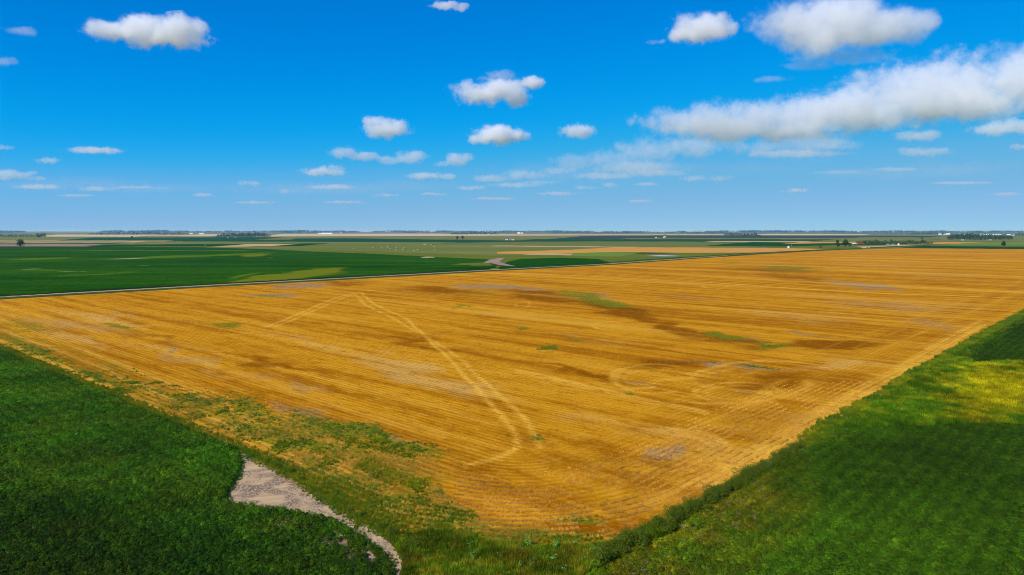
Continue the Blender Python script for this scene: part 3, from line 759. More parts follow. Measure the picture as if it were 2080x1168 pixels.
# soybeans at the near left
def lum(x, y, f, lo, hi, o=0):
    return lo + (hi - lo) * np.clip((fbm(x * f + o, y * f + o * 2, 4) - .3) / .4, 0, 1)
x, y = jgrid(LEFT_CROP, .235, .5, 5)
k = in_view(x, y, 8); x, y = x[k], y[k]
u, v = proj(x, y)
gap = sum(blob(u, v, b) for b in [(640, 1085, 90, 26, 20), (720, 1120, 60, 30, 30), (560, 1075, 50, 14, 0, .6), (770, 1150, 30, 12, 40, .8), (340, 875, 16, 4, 8, 1.2)])
k = fbm(x * 1.9, y * 1.9, 3) > np.clip(gap, 0, 1.0) * .44
x, y = x[k], y[k]; u, v = proj(x, y)
tone = .93 * lum(x, y, .09, .68, 1.25) * lum(x, y, .6, .8, 1.2, 7) * (1.0 + .20 * blob(u, v, (150, 830, 260, 90)) - .58 * np.clip((v - 880) / 250, 0, 1))  # vignette-like shade painted into the plant tint, darker towards the near edge
tone = tone * np.clip(r0.lognormal(0, .28, len(x)), .45, 1.9) * (1 + .13 * np.sin(((x - LEFT_PT[0]) * nL[0] + (y - LEFT_PT[1]) * nL[1]) * 2 * math.pi / 1.52))
yel = lum(x, y, .25, .85, 1.25, 21)
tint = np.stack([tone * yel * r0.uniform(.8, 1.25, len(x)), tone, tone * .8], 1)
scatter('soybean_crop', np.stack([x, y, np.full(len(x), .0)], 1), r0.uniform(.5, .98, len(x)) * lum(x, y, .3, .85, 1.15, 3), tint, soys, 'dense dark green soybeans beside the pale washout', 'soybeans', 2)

# right-hand side: soybeans, weedy gap with yellow grass, more crop behind
x, y = jgrid(RIGHT_CROP, .215, .5, 6)
k = in_view(x, y, 8); x, y = x[k], y[k]
u, v = proj(x, y)
wig = (fbm(x * .15, y * .15) - .5) * 26
upper = (v + wig * .5 < 742 - (u - 2080) * .02) & (u > 1960 + (v - 700) * .3) & (v < 748)
low = v + wig * .9 > 868
weedy = ~upper & ~low
dry = np.clip(1.2 - np.abs((u - 1215) * .47 + (v - 1150)) / 1e9 - seg_dist(u, v, [(1180, 1200), (1330, 1095), (1500, 1000)]) / 150, 0, 1)
crop = (low | upper)
ck = crop & (fbm(x * 2.4, y * 2.4, 3) > dry * .36)
xc, yc, uc, vc, dc = x[ck], y[ck], u[ck], v[ck], dry[ck]
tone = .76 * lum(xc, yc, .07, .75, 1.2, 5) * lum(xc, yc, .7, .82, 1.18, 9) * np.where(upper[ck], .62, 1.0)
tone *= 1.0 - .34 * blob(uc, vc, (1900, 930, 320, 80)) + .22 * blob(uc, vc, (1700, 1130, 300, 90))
tone *= np.clip(r0.lognormal(0, .26, len(xc)), .5, 1.8) * (1 + .15 * np.sin(((xc - RIGHT_PT[0]) * nR[0] + (yc - RIGHT_PT[1]) * nR[1]) * 2 * math.pi / 1.52))
brown = np.clip(dc * lum(xc, yc, .5, .3, 1.5, 31), 0, 1)
tint = np.stack([tone * (1.15 + 1.7 * brown) * r0.uniform(.8, 1.25, len(xc)), tone * (1.05 + .12 * brown), tone * .75], 1)
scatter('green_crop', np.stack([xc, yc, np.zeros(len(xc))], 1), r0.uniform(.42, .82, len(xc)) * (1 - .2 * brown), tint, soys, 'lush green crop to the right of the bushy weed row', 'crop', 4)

wk = weedy & (fbm(x * .4, y * .4, 3) > .22)
xw, yw, uw, vw = x[wk], y[wk], u[wk], v[wk]
gold_ = np.clip(blob(uw, vw, (2030, 800, 120, 62)) * 1.5 + (fbm(xw * .5, yw * .5) - .5) * 2.0 - .2, 0, 1)
tone = lum(xw, yw, .2, .55, 1.15, 2) * np.clip(r0.lognormal(0, .4, len(xw)), .35, 2.0)
g0, g1 = np.array([.60, .80, .12]), np.array([3.5, 1.8, .08])
tint = tone[:, None] * (g0 * (1 - gold_[:, None]) + g1 * gold_[:, None])
scatter('weedy_grass', np.stack([xw, yw, np.zeros(len(xw))], 1), r0.uniform(.9, 1.7, len(xw)), tint, grasses, 'tall weedy grass turning yellow between two dark crops', 'grass', 6)

# grass at the near field corner and along the edges
x, y = jgrid(VERGE, .16, .5, 8)
dn = fbm(x * .5, y * .5, 3)
tone = lum(x, y, .5, .6, 1.35, 4) * np.clip(r0.lognormal(0, .4, len(x)), .35, 2.0)
tint = tone[:, None] * np.where((fbm(x * .9 + 5, y * .9) > .60)[:, None], np.array([1.5, .85, .25]), np.array([.85, .78, .16]))
scatter('verge_grass', np.stack([x, y, np.full(len(x), .05)], 1), r0.uniform(.6, 1.25, len(x)) * (.6 + .7 * dn), tint, grasses, 'rough green grass filling the near field corner', 'grass', 8)

# yellowing grass along the right-hand and left-hand field edges
def edge_strip(name, line_px, w, step, cols, label, seed, sc=(.5, 1.0)):
    ln = [G(*p) for p in line_px]
    p = np.array(ln); x0, y0 = p.min(0) - w; x1, y1 = p.max(0) + w
    x, y = jgrid([(x0, y0), (x1, y0), (x1, y1), (x0, y1)], step, .5, seed)
    d = seg_dist(x, y, ln)
    k = (d < w * (.55 + .9 * fbm(x * .35, y * .35))) & in_view(x, y, 3) & (r0.uniform(0, 1, len(x)) > d / w * .6)
    x, y = x[k], y[k]
    t = lum(x, y, .3, 0, 1, seed)[:, None]
    tint = (np.array(cols[0]) * (1 - t) + np.array(cols[1]) * t) * r0.uniform(.75, 1.25, (len(x), 1))
    scatter(name, np.stack([x, y, np.full(len(x), .02)], 1), r0.uniform(*sc, len(x)), tint, grasses, label, 'grass', seed)
edge_strip('edge_grass', [(1655, 897), (1700, 872), (1756, 838), (1886, 756), (1970, 705), (2080, 643), (2150, 603)], 2.6, .30, [(.55, .75, .2), (1.7, 1.15, .15)], 'yellow green grass along the right edge of the stubble', 21)
edge_strip('edge_grass', [(-60, 688), (0, 708), (150, 772), (330, 849), (440, 895), (480, 911), (540, 935), (600, 966), (680, 1015), (760, 1062), (805, 1088)], 1.5, .26, [(.8, .9, .2), (1.9, 1.1, .25)], 'patchy grass between the stubble and the left soybeans', 23, (.35, .75))
edge_strip('corner_grass', [(700, 995), (780, 1050), (860, 1085), (960, 1110), (1080, 1118), (1180, 1112)], 2.2, .28, [(.85, .9, .18), (2.0, 1.0, .2)], 'thin browning grass where the stubble fades into the corner', 25, (.3, .6))

edge_strip('wash_weeds', [(474, 918), (492, 942), (482, 974), (462, 1000), (466, 1024), (520, 1030), (580, 1038), (640, 1050), (690, 1062), (735, 1090), (770, 1118), (800, 1148)], .45, .22, [(.5, .75, .15), (.8, .9, .2)], 'ragged low growth along the soybean side of the washout', 27, (.25, .55))
edge_strip('wash_weeds', [(486, 912), (515, 926), (555, 946), (604, 974), (645, 1004), (705, 1042), (765, 1077), (806, 1106), (830, 1140)], .55, .2, [(.6, .75, .15), (1.3, 1.0, .25)], 'ragged low growth along the stubble side of the washout', 29, (.25, .6))
# short grass thickening towards the near left corner
wx = r0.uniform(-75, 30, 260000); wy = r0.uniform(50, 125, 260000)
k = inside(wx, wy, field_poly) & in_view(wx, wy, 3); wx, wy = wx[k], wy[k]
u, v = proj(wx, wy)
dens = np.zeros_like(u)
for b in OLIVE: dens = np.maximum(dens, blob(u, v, b))
k = (fbm(wx * .45, wy * .45, 4) - .5) * 1.6 + dens * .8 + r0.normal(0, .12, len(wx)) > .66
k &= dens > .22
wx, wy = wx[k], wy[k]
t = lum(wx, wy, .35, 0, 1, 17)[:, None]
scatter('margin_grass', np.stack([wx, wy, np.full(len(wx), .03)], 1), r0.uniform(.22, .5, len(wx)), (np.array([1.0, .95, .16]) * (1 - t) + np.array([2.4, 1.4, .25]) * t) * r0.uniform(.6, 1.3, (len(wx), 1)), grasses, 'short olive grass thickening through the stubble at the near left', 'grass', 31)

# green weeds coming up through the stubble (denser where the ground already shows them)
wx = r0.uniform(-120, 140, 400000); wy = r0.uniform(46, 150, 400000)
k = inside(wx, wy, field_poly) & in_view(wx, wy, 3); wx, wy = wx[k], wy[k]
u, v = proj(wx, wy)
j1 = (fbm(wx * .12, wy * .12) - .5); j2 = (fbm(wx * .12 + 40, wy * .12 + 9) - .5)
ss = np.clip((v - 470) / 300, .05, 1)
dens = np.zeros_like(u)
for b in WEED: dens = np.maximum(dens, blob(u + j1 * 120 * ss, v + j2 * 42 * ss, b))
k = (fbm(wx * 1.1, wy * 1.1, 4) + .5 * dens + r0.normal(0, .09, len(wx)) > .86) & (dens > .16) & (r0.uniform(0, 1, len(wx)) < .75)
wx, wy = wx[k], wy[k]
tint = np.stack([lum(wx, wy, .3, .6, 1.3), lum(wx, wy, .3, .7, 1.05), lum(wx, wy, .3, .2, .5)], 1)
scatter('stubble_weeds', np.stack([wx, wy, np.full(len(wx), .03)], 1), r0.uniform(.4, 1.0, len(wx)), tint, forbs, 'low green weeds scattered through the stubble', 'weeds', 10)

# standing straw along the drill rows of the near headland
sx_, sy_, st_ = [], [], []
wx = r0.uniform(-60, 75, 260000); wy = r0.uniform(50, 112, 260000)
k = inside(wx, wy, field_poly) & in_view(wx, wy, 2); wx, wy = wx[k], wy[k]
dR_, dL_, rd_ = field_dist(wx, wy)
hd = rd_ < 20.5
c = np.where(hd, rd_, dL_); per = np.where(hd, .98, .92)
tgt = (np.floor(c / per) + .25 + .5) * per
shift = tgt - c + r0.normal(0, .07, len(c))
e = .05
ax = (np.where(hd, field_dist(wx + e, wy)[2], field_dist(wx + e, wy)[1]) - c) / e
ay = (np.where(hd, field_dist(wx, wy + e)[2], field_dist(wx, wy + e)[1]) - c) / e
wx, wy = wx + ax * shift, wy + ay * shift
k = (fbm(wx * .3, wy * .3, 3) > .40) & (r0.uniform(0, 1, len(wx)) < np.clip(1.1 - rd_ / 13, 0, .45) * np.clip(2.2 - wy / 55, 0, 1))
wx, wy = wx[k], wy[k]
tone = lum(wx, wy, .2, .7, 1.15, 6) * r0.uniform(.8, 1.15, len(wx))
scatter('standing_straw', np.stack([wx, wy, np.full(len(wx), .03)], 1), r0.uniform(.8, 1.3, len(wx)), np.stack([tone, tone * .95, tone * .7], 1), straws, 'cut golden straw standing in rows on the near headland', 'straw', 12)

# little stones and clods on the washout
M_stone, nt, bs = new_mat('stone', .9)
oi = nd(nt, 'ObjectInfo'); nt.links.new(mixc(nt, oi.outputs['Random'], (.15, .11, .085), (.42, .32, .23)), bs.inputs['Base Color'])
def stone(seed):
    bm = bmesh.new(); bmesh.ops.create_icosphere(bm, subdivisions=1, radius=.07)
    r = random.Random(seed)
    for vv in bm.verts: vv.co *= r.uniform(.7, 1.25); vv.co.z *= .6
    me = bpy.data.meshes.new('stone'); bm.to_mesh(me); bm.free(); me.materials.append(M_stone)
    return bpy.data.objects.new('stone', me)
stones = [stone(i) for i in range(4)]
x, y = jgrid(wash, .16, .5, 14)
k = (fbm(x * .35 + 3, y * .35, 3) > .50) & (r0.uniform(0, 1, len(x)) < .5); x, y = x[k], y[k]
scatter('clods', np.stack([x, y, np.full(len(x), .07)], 1), r0.uniform(.3, 1.3, len(x)), np.ones((len(x), 3)), stones, 'grey clods and small stones strewn on the washout', 'clods', 14)

# ------------------------------------------------------------------ bushy weeds, leafy weeds
M_kochia = leaf_material('kochia_leaf', (.060, .105, .004), (.14, .180, .012), trans=.2)
M_milk = leaf_material('broad_leaf', (.12, .30, .03), (.20, .40, .06), trans=.3)
M_stem, nt, bs = new_mat('green_stem', .7); bs.inputs['Base Color'].default_value = (.11, .13, .04, 1)
M_bark, nt, bs = new_mat('bark', .95)
gg = nd(nt, 'NewGeometry')
nt.links.new(mixc(nt, noise_n(nt, gg.outputs['Position'], 3.0, 4), (.060, .045, .032), (.13, .105, .08)), bs.inputs['Base Color'])

def tube(V, Fc, path, radii, seg=6):
    base = len(V)
    for i, (p, rr) in enumerate(zip(path, radii)):
        a, b = Vector(path[max(i - 1, 0)]), Vector(path[min(i + 1, len(path) - 1)])
        d = (b - a).normalized()
        x = d.cross(Vector((.3, .9, .2))).normalized(); yv = d.cross(x)
        for k in range(seg):
            t = 2 * math.pi * k / seg
            V.append(tuple(Vector(p) + (x * math.cos(t) + yv * math.sin(t)) * rr))
    for i in range(len(path) - 1):
        for k in range(seg):
            Fc.append((base + i * seg + k, base + i * seg + (k + 1) % seg, base + (i + 1) * seg + (k + 1) % seg, base + (i + 1) * seg + k))
    Fc.append(tuple(base + (len(path) - 1) * seg + k for k in range(seg)))

def raw_mesh(name, V, Fc, mat, smooth=False):
    me = bpy.data.meshes.new(name); me.from_pydata(V, [], Fc); me.materials.append(mat)
    if smooth: me.polygons.foreach_set('use_smooth', [True] * len(me.polygons))
    me.update(); return me

def child(name, me, parent):
    o = bpy.data.objects.new(name, me); C.objects.link(o); o.parent = parent
    return o

def bush_meshes(seed, n=1500):
    r = np.random.default_rng(seed)
    nl = 9
    lc = np.stack([r.normal(0, .34, nl), r.normal(0, .34, nl), r.uniform(.35, .85, nl)], 1); lr = r.uniform(.26, .46, nl)
    w = r.integers(0, nl, n)
    d = r.normal(size=(n, 3)); d /= np.linalg.norm(d, axis=1, keepdims=True)
    rad = lr[w] * r.uniform(.45, 1.08, n) ** .5
    cen = lc[w] + d * rad[:, None]
    cen[:, 2] = np.abs(cen[:, 2])
    V = leaf_quads(cen, d + np.array([0, 0, .6]) + r.normal(0, .5, (n, 3)), r.uniform(.035, .075, n), .35, r, .2)
    base = np.stack([r.normal(0, .12, 160), r.normal(0, .12, 160), np.zeros(160)], 1)
    spr = blade_quads(base, r.uniform(.7, 1.35, 160), r.uniform(.1, .55, 160), np.full(160, .012), r)
    SV, SF = [], []
    for i in range(7):
        a = 6.28 * i / 7 + seed
        tube(SV, SF, [(0.03 * math.cos(a), .03 * math.sin(a), 0), (.18 * math.cos(a), .18 * math.sin(a), .45), (.30 * math.cos(a + .3), .30 * math.sin(a + .3), .9)], [.022, .014, .006], 5)
    return quads_mesh('foliage', np.concatenate([V, spr]), M_kochia), raw_mesh('stem', SV, SF, M_stem)
BUSH = [bush_meshes(100 + i) for i in range(5)]
def bush(x, y, sc, label, group, i, z=.02, name='weed_bush'):
    e = empty(name, (x, y, z), random.Random(i).uniform(0, 6.28), sc if isinstance(sc, tuple) else (sc, sc, sc * .9))
    f, s = BUSH[i % 5]
    child('foliage', f, e); child('stem', s, e)
    return tag(e, label, 'weed', group)
rb = random.Random(5)
HEDGE = [(1215, 1150), (1260, 1118), (1310, 1090), (1360, 1062), (1420, 1030), (1480, 998), (1530, 968), (1580, 938), (1620, 912), (1648, 899)]
hw = dense([G(*p) for p in HEDGE], .78)
for i, (x, y) in enumerate(hw):
    near = 1 - i / len(hw)
    s = rb.uniform(.7, 1.12) * (1.0 + .25 * near) * (1 - .45 * max(0, i / len(hw) - .8) / .2)
    bush(x + rb.uniform(-.35, .35), y + rb.uniform(-.35, .35), (s * rb.uniform(.9, 1.25), s * rb.uniform(.9, 1.25), s * rb.uniform(.75, 1.05)),
         ['bushy green weed in the nearest fifth of the row between stubble and crop', 'bushy green weed in the second fifth of the row from the corner', 'bushy green weed in the middle fifth of the row beside the stubble', 'bushy green weed in the fourth fifth of the row from the corner', 'bushy green weed in the farthest, shrinking fifth of the row'][min(4, i * 5 // len(hw))], 'weed row between stubble and green crop', i)
for i, (u, v, s, lab) in enumerate([
        (797, 1090, .78, 'round dark green bush standing alone at the upper end of the corner grass'),
        (824, 1142, .62, 'small round bush on the edge of the washout near the picture bottom'),
        (838, 1118, .95, 'bushy weed at the left tip of the corner grass, beside the washout'),
        (735, 1052, .55, 'low green tuft on the washout edge, halfway down its narrow end'),
        (712, 1040, .42, 'smaller green tuft just above the halfway tuft on the washout edge'),
        (775, 1075, .50, 'low weed between the halfway tuft and the round dark bush'),
        (590, 962, .55, 'low green weed at the top right rim of the washout'),
        (565, 950, .50, 'leafy green weed near the upper neck of the washout'),
        (612, 978, .45, 'pale green weed on the rim right of the bare silt'),
        (545, 940, .42, 'highest green weed on the rim of the washout'),
        (1232, 1140, 1.25, 'large dark bush at the near end of the weed row')]):
    x, y = G(u, v)
    bush(x, y, s, lab, None, i + 50, .07)

def milkweed_meshes(seed):
    r = np.random.default_rng(seed)
    SV, SF, cen, nrm, sz = [], [], [], [], []
    for k in range(4):
        a = 6.28 * k / 4 + r.uniform(-.5, .5); h = r.uniform(.65, 1.0)
        top = (.16 * math.cos(a), .16 * math.sin(a), h)
        tube(SV, SF, [(.02 * math.cos(a), .02 * math.sin(a), 0), (.09 * math.cos(a), .09 * math.sin(a), h * .5), top], [.014, .011, .006], 5)
        for j in range(11):
            t = .25 + .75 * j / 10; b = r.uniform(0, 6.28)
            cen.append((top[0] * t + .11 * math.cos(b), top[1] * t + .11 * math.sin(b), h * t)); nrm.append((math.cos(b) * .5, math.sin(b) * .5, 1)); sz.append(r.uniform(.10, .16) * (1.15 - .4 * t))
    V = leaf_quads(np.array(cen), np.array(nrm), np.array(sz), .42, r, .35)
    return quads_mesh('leaves', V, M_milk), raw_mesh('stem', SV, SF, M_stem)
MILK = [milkweed_meshes(200 + i) for i in range(4)]
LEAFY = [(955, 1112, .9, 'highest leafy weed at the left of the corner grass'), (962, 1136, 1.0, 'bright leafy weed left of the picture centre in the corner grass'), (1015, 1130, .7, 'small leafy weed between two brighter ones in the corner grass'),
         (1058, 1116, .8, 'thin leafy weed just left of the tallest bright one'), (1072, 1106, 1.1, 'tall bright leafy weed at the upper rim of the corner grass'), (1057, 1152, .8, 'leafy weed low in the middle of the corner grass'),
         (1080, 1150, 1.0, 'broad leafy weed right of the low middle one'), (1125, 1140, 1.1, 'bright leafy weed below the wide one near the weed row'), (1130, 1113, 1.15, 'wide bright leafy weed near the stubble rim'),
         (1170, 1108, .9, 'leafy weed at the right of the wide bright one'), (1145, 1160, .9, 'lowest leafy weed near the dark end of the weed row'), (1205, 1122, 1.0, 'leafy weed touching the near end of the weed row'), (1185, 1140, .8, 'small leafy weed beside the near end bush'), (1012, 1098, .6, 'small leafy weed at the stubble rim, left of the tall one')]
for i, (u, v, s, lab) in enumerate(LEAFY):
    x, y = G(u, v + 8)
    e = empty('leafy_weed', (x, y, .06), i * 1.3, s)
    child('leaves', MILK[i % 4][0], e); child('stem', MILK[i % 4][1], e)
    tag(e, lab, 'weed', 'leafy weeds in the corner grass')

# ------------------------------------------------------------------ trees
M_leafA = leaf_material('tree_leaf', (.022, .060, .010), (.055, .110, .020), trans=.15)
M_leafB = leaf_material('willow_leaf', (.050, .075, .028), (.095, .120, .045), trans=.15)
def tree_meshes(seed, H, W, leafmat, n=1400, trunk_h=.22):
    r = np.random.default_rng(seed); rr = random.Random(seed)
    V, Fc = [], []
    tr = H * .028
    tube(V, Fc, [(0, 0, -.1), (rr.uniform(-.2, .2), rr.uniform(-.2, .2), H * .25), (rr.uniform(-.5, .5), rr.uniform(-.4, .4), H * .55), (rr.uniform(-.6, .6), 0, H * .85)], [tr * 1.3, tr, tr * .6, tr * .15], 8)
    lob = []
    nl = 11
    for i in range(nl):
        a = 6.28 * i / nl + rr.uniform(-.4, .4)
        z = H * (trunk_h + .16 + (.88 - trunk_h - .16) * rr.uniform(.05, 1))
        q = W * .5 * rr.uniform(.25, .72) * (1.0 if z < H * .65 else .6)
        c = (q * math.cos(a), q * math.sin(a), z)
        lob.append((c, W * rr.uniform(.15, .25)))
        tube(V, Fc, [(0, 0, H * rr.uniform(.18, .5)), (c[0] * .5, c[1] * .5, z * .8), c], [tr * .5, tr * .3, tr * .08], 5)
    lob.append(((0, 0, H * .88), W * .2)); lob.append(((0, 0, H * .6), W * .28))
    lc = np.array([l[0] for l in lob]); lr = np.array([l[1] for l in lob])
    w = r.integers(0, len(lob), n)
    d = r.normal(size=(n, 3)); d /= np.linalg.norm(d, axis=1, keepdims=True)
    cen = lc[w] + d * (lr[w] * r.uniform(.35, 1.1, n) ** .5)[:, None] * np.array([1, 1, .95])
    cen[:, 2] = np.clip(cen[:, 2], H * .06, H)
    Q = leaf_quads(cen, d + r.normal(0, .6, (n, 3)) + np.array([0, 0, .4]), r.uniform(.028, .052, n) * H, .6, r, .2)
    return raw_mesh('trunk', V, Fc, M_bark), quads_mesh('crown', Q, leafmat)
def tree(u, v, hpx, wpx, seed, label, mat=None, n=1400, group=None, cat='tree', name='tree', th=.2):
    x, y = G(u, v)
    k = y / F_PX
    t, c = tree_meshes(seed, hpx * k, wpx * k, mat or M_leafA, n, th)
    e = empty(name, (x, y, 0), seed)
    child('trunk', t, e); child('crown', c, e)
    return tag(e, label, cat, group)
tree(42, 502.6, 16, 19, 1, 'round lone tree at the left rim of the far soybeans')
tree(268, 486.4, 7, 5.5, 2, 'slim lone tree among the far bands, left of the long grove', n=700)
tree(929, 487.6, 8.6, 7, 3, 'left tree of the pair on the dark strip in the middle distance', M_leafB, 800, th=.05)
tree(939.5, 487.4, 8.8, 7.5, 4, 'right tree of the pair on the dark strip in the middle distance', M_leafB, 800, th=.05)
tree(1701, 505.4, 19, 10, 5, 'left half of the tall tree pair beside the end of the farm track', n=1600)
tree(1716.5, 505.8, 20, 13, 6, 'broad right tree of the tall pair beside the end of the farm track', n=1800)
tree(1726, 503.6, 9, 6, 16, 'small tree leaning on the right of the tall pair', n=600)
tree(1666.5, 505.2, 7.5, 6, 7, 'small tree left of the tall pair at the far stubble edge', n=600)
tree(1660, 506.2, 3, 3, 8, 'round shrub at the far stubble edge beside the small tree', n=300, cat='shrub', name='shrub', th=0)
tree(2038, 504.6, 16, 10, 9, 'lone tree at the right behind the stubble field', n=1300)
tree(1872.5, 488, 7, 10, 10, 'bare looking small tree behind the red barn farmstead', M_leafB, 600)
tree(1385, 475.8, 3.2, 4, 11, 'tiny round tree on the pale band right of the white farmhouse', n=250)
tree(1351, 479, 4, 5, 12, 'small tree behind the white farmhouse in mid distance', n=300)
for i, (u, w, h, lab) in enumerate([(704, 5, 4.5, 'left bush of the little pair on the pale strip in mid distance'), (714, 6, 4.5, 'right bush of the little pair on the pale strip in mid distance')]):
    tree(u, 488.6, h, w, 20 + i, lab, n=300, cat='bush', name='bush', th=0)
for i, (u, w, h, lab) in enumerate([(1180, 8, 4.2, 'largest of three bushes on the edge of the blue green band'), (1188, 7, 3.2, 'middle of three bushes on the edge of the blue green band'), (1195.5, 5, 2.4, 'smallest of three bushes on the edge of the blue green band')]):
    tree(u, 481.8, h, w, 30 + i, lab, n=300, cat='bush', name='bush', th=0)
for i, (u, lab) in enumerate([(1802, 'first of five tiny trees on the skyline left of the blue wood'), (1809, 'second of five tiny trees on the skyline left of the blue wood'), (1820, 'third of five tiny trees on the skyline left of the blue wood'), (1830, 'fourth of five tiny trees on the skyline left of the blue wood'), (1841, 'fifth of five tiny trees on the skyline beside the blue wood')]):
    tree(u, 475.6, 4.0, 4.5, 40 + i, lab, n=200)

def grove(name, u0, u1, v0, v1, hpx, depth_px, seed, label, n_tree=40, mat=None, per=90):
    """a wood or shelterbelt seen as one mass: many crowns and trunks in one object"""
    r = np.random.default_rng(seed)
    Qs = []; V, Fc = [], []
    for i in range(n_tree):
        t = (i + r.uniform(.1, .9)) / n_tree
        u = u0 + (u1 - u0) * t; v = v0 + (v1 - v0) * t - r.uniform(0, depth_px)
        x, y = G(u, v); k = y / F_PX
        edge = min(1, .55 + 4 * min(t, 1 - t))
        H = hpx * k * r.uniform(.65, 1.12) * edge; W = max(H * r.uniform(.6, 1.0), (u1 - u0) / n_tree * k * 1.5)
        tube(V, Fc, [(x, y, 0), (x, y, H * .6)], [H * .025, H * .012], 4)
        d = r.normal(size=(per, 3)); d /= np.linalg.norm(d, axis=1, keepdims=True)
        lob = np.stack([r.normal(0, W * .22, 6), r.normal(0, W * .22, 6), r.uniform(.22, .78, 6) * H], 1)
        w = r.integers(0, 6, per)
        cen = lob[w] + d * (r.uniform(.3, 1, per) ** .5)[:, None] * np.array([W * .3, W * .3, H * .24])
        cen[:, 2] = np.clip(cen[:, 2], .05 * H, H * 1.05)
        cen += np.array([x, y, 0])
        Qs.append(leaf_quads(cen, d + np.array([0, 0, .4]) + r.normal(0, .5, (per, 3)), r.uniform(.05, .10, per) * H, .7, r, .1))
    o = bpy.data.objects.new(name, quads_mesh(name, np.concatenate(Qs), mat or M_leafA)); C.objects.link(o)
    tag(o, label, 'trees', kind='stuff')
    child('trunks', raw_mesh('trunks', V, Fc, M_bark), o)['kind'] = 'stuff'
    return o
grove('shelterbelt', -160, 92, 482, 482, 6.0, 1.0, 1, 'low dark tree belt at the left end of the horizon', 60)
grove('shelterbelt', 76, 92, 482, 482, 9.0, .5, 21, 'taller tree clump closing the left tree belt', 8)
grove('grove', 440, 550, 482.2, 482.2, 9.0, 2.0, 2, 'long dense dark grove left of the picture centre', 55)
grove('grove', 915, 1012, 477, 477, 6.5, .8, 3, 'long blue dark grove with white houses in front', 45)
grove('grove', 1470, 1546, 479.5, 480.5, 7, 1.2, 4, 'dark hump shaped grove on the blue band', 40)
grove('shelterbelt', 1464, 1500, 494.6, 495, 3, .5, 5, 'thin low dark shrub belt in mid distance', 26, None, 50)
grove('farm_grove', 1735, 1895, 497.2, 497.6, 9, 2.5, 6, 'dark tree belt sheltering the farmstead with the red barn', 75)
grove('farm_grove', 1924, 2056, 488.2, 488.6, 13, 3.0, 7, 'tall dark grove in front of the long pale barns', 70)
grove('shelterbelt', 1884, 1912, 487.8, 488, 3.5, .5, 8, 'low shrub belt between the two farm groves', 16, None, 50)
grove('shelterbelt', 1845, 1930, 476.6, 477, 5.5, .6, 9, 'blue tree line right of the five skyline trees', 40)
grove('shelterbelt', 2040, 2300, 480, 484, 8, 2, 10, 'blue green wood at the right end of the horizon', 70)
grove('shelterbelt', 180, 385, 477.4, 477.2, 6.0, .8, 11, 'blue tree line above the pale wheat at the left', 70)
grove('shelterbelt', 1110, 1300, 474.8, 474.8, 4.6, .5, 12, 'broken blue tree line right of the centre horizon', 60)
grove('shelterbelt', 1395, 1480, 475.0, 475.2, 4.6, .5, 13, 'lumpy blue tree line left of the hump shaped grove', 30)
# the tree line on the skyline, everywhere
rs = np.random.default_rng(77)
for k, (v, hp, n, lab) in enumerate([(472.4, 3.8, 900, 'hazy blue tree line all along the horizon'), (473.4, 3.6, 260, 'broken nearer part of the hazy horizon tree line')]):
    Qs = []
    for i in range(n):
        u = rs.uniform(-150, 2250)
        g_ = fbm(np.array(u * .012 + 50 * k), np.array(3.0 * k), 3)
        if g_ < (.36, .50)[k]: continue
        x, y = G(u, v - rs.uniform(0, .5)); kk = y / F_PX
        H = hp * kk * (.45 + .9 * float(g_)) * rs.uniform(.7, 1.1); W = 9 * kk
        per = 60
        cen = np.stack([rs.normal(0, W * .5, per), rs.normal(0, W * .3, per), rs.uniform(0, 1, per) ** 1.2 * H], 1) + np.array([x, y, 0])
        Qs.append(leaf_quads(cen, rs.normal(size=(per, 3)) + np.array([0, -.6, .4]), rs.uniform(.12, .30, per) * H, .8, rs))
    o = bpy.data.objects.new('treeline', quads_mesh('treeline', np.concatenate(Qs), M_leafA)); C.objects.link(o)
    tag(o, lab, 'tree line', kind='stuff')

# low hills at the left skyline
V, Fc = [], []
for i in range(41):
    t = i / 40
    u = 40 + 160 * t
    x, y = G(u, 471.2); h = max(.0, math.sin(math.pi * t)) ** 1.3 * (28 + 9 * math.sin(9 * t)) + .5
    V += [(x, y - 900, 0), (x, y, h), (x, y + 1500, 0)]
for i in range(40):
    a = 3 * i
    Fc += [(a, a + 3, a + 4, a + 1), (a + 1, a + 4, a + 5, a + 2)]
tag(mesh_obj('hills', V, Fc, M['sage'], smooth=True), 'low pale hills on the skyline at the left', kind='structure')

# ------------------------------------------------------------------ farm buildings
def plain(name, col, rough=.6):
    m, nt, bs = new_mat(name, rough)
    g = nd(nt, 'NewGeometry')
    n = noise_n(nt, g.outputs['Position'], .8, 4, .6)
    nt.links.new(mixc(nt, rampf(nt, n, .3, .7), tuple(c * .88 for c in col), col), bs.inputs['Base Color'])
    return m
M_white, M_cream, M_red = plain('white_paint', (.80, .80, .78)), plain('cream_siding', (.62, .55, .45)), plain('red_paint', (.42, .05, .03))
M_roofg, M_roofw, M_dark, M_glass = plain('grey_roof', (.28, .29, .31), .4), plain('white_steel_roof', (.78, .80, .80), .35), plain('dark_opening', (.03, .03, .035)), plain('window_pane', (.10, .13, .16), .15)
M_steel = plain('galvanised_steel', (.62, .65, .67), .35)

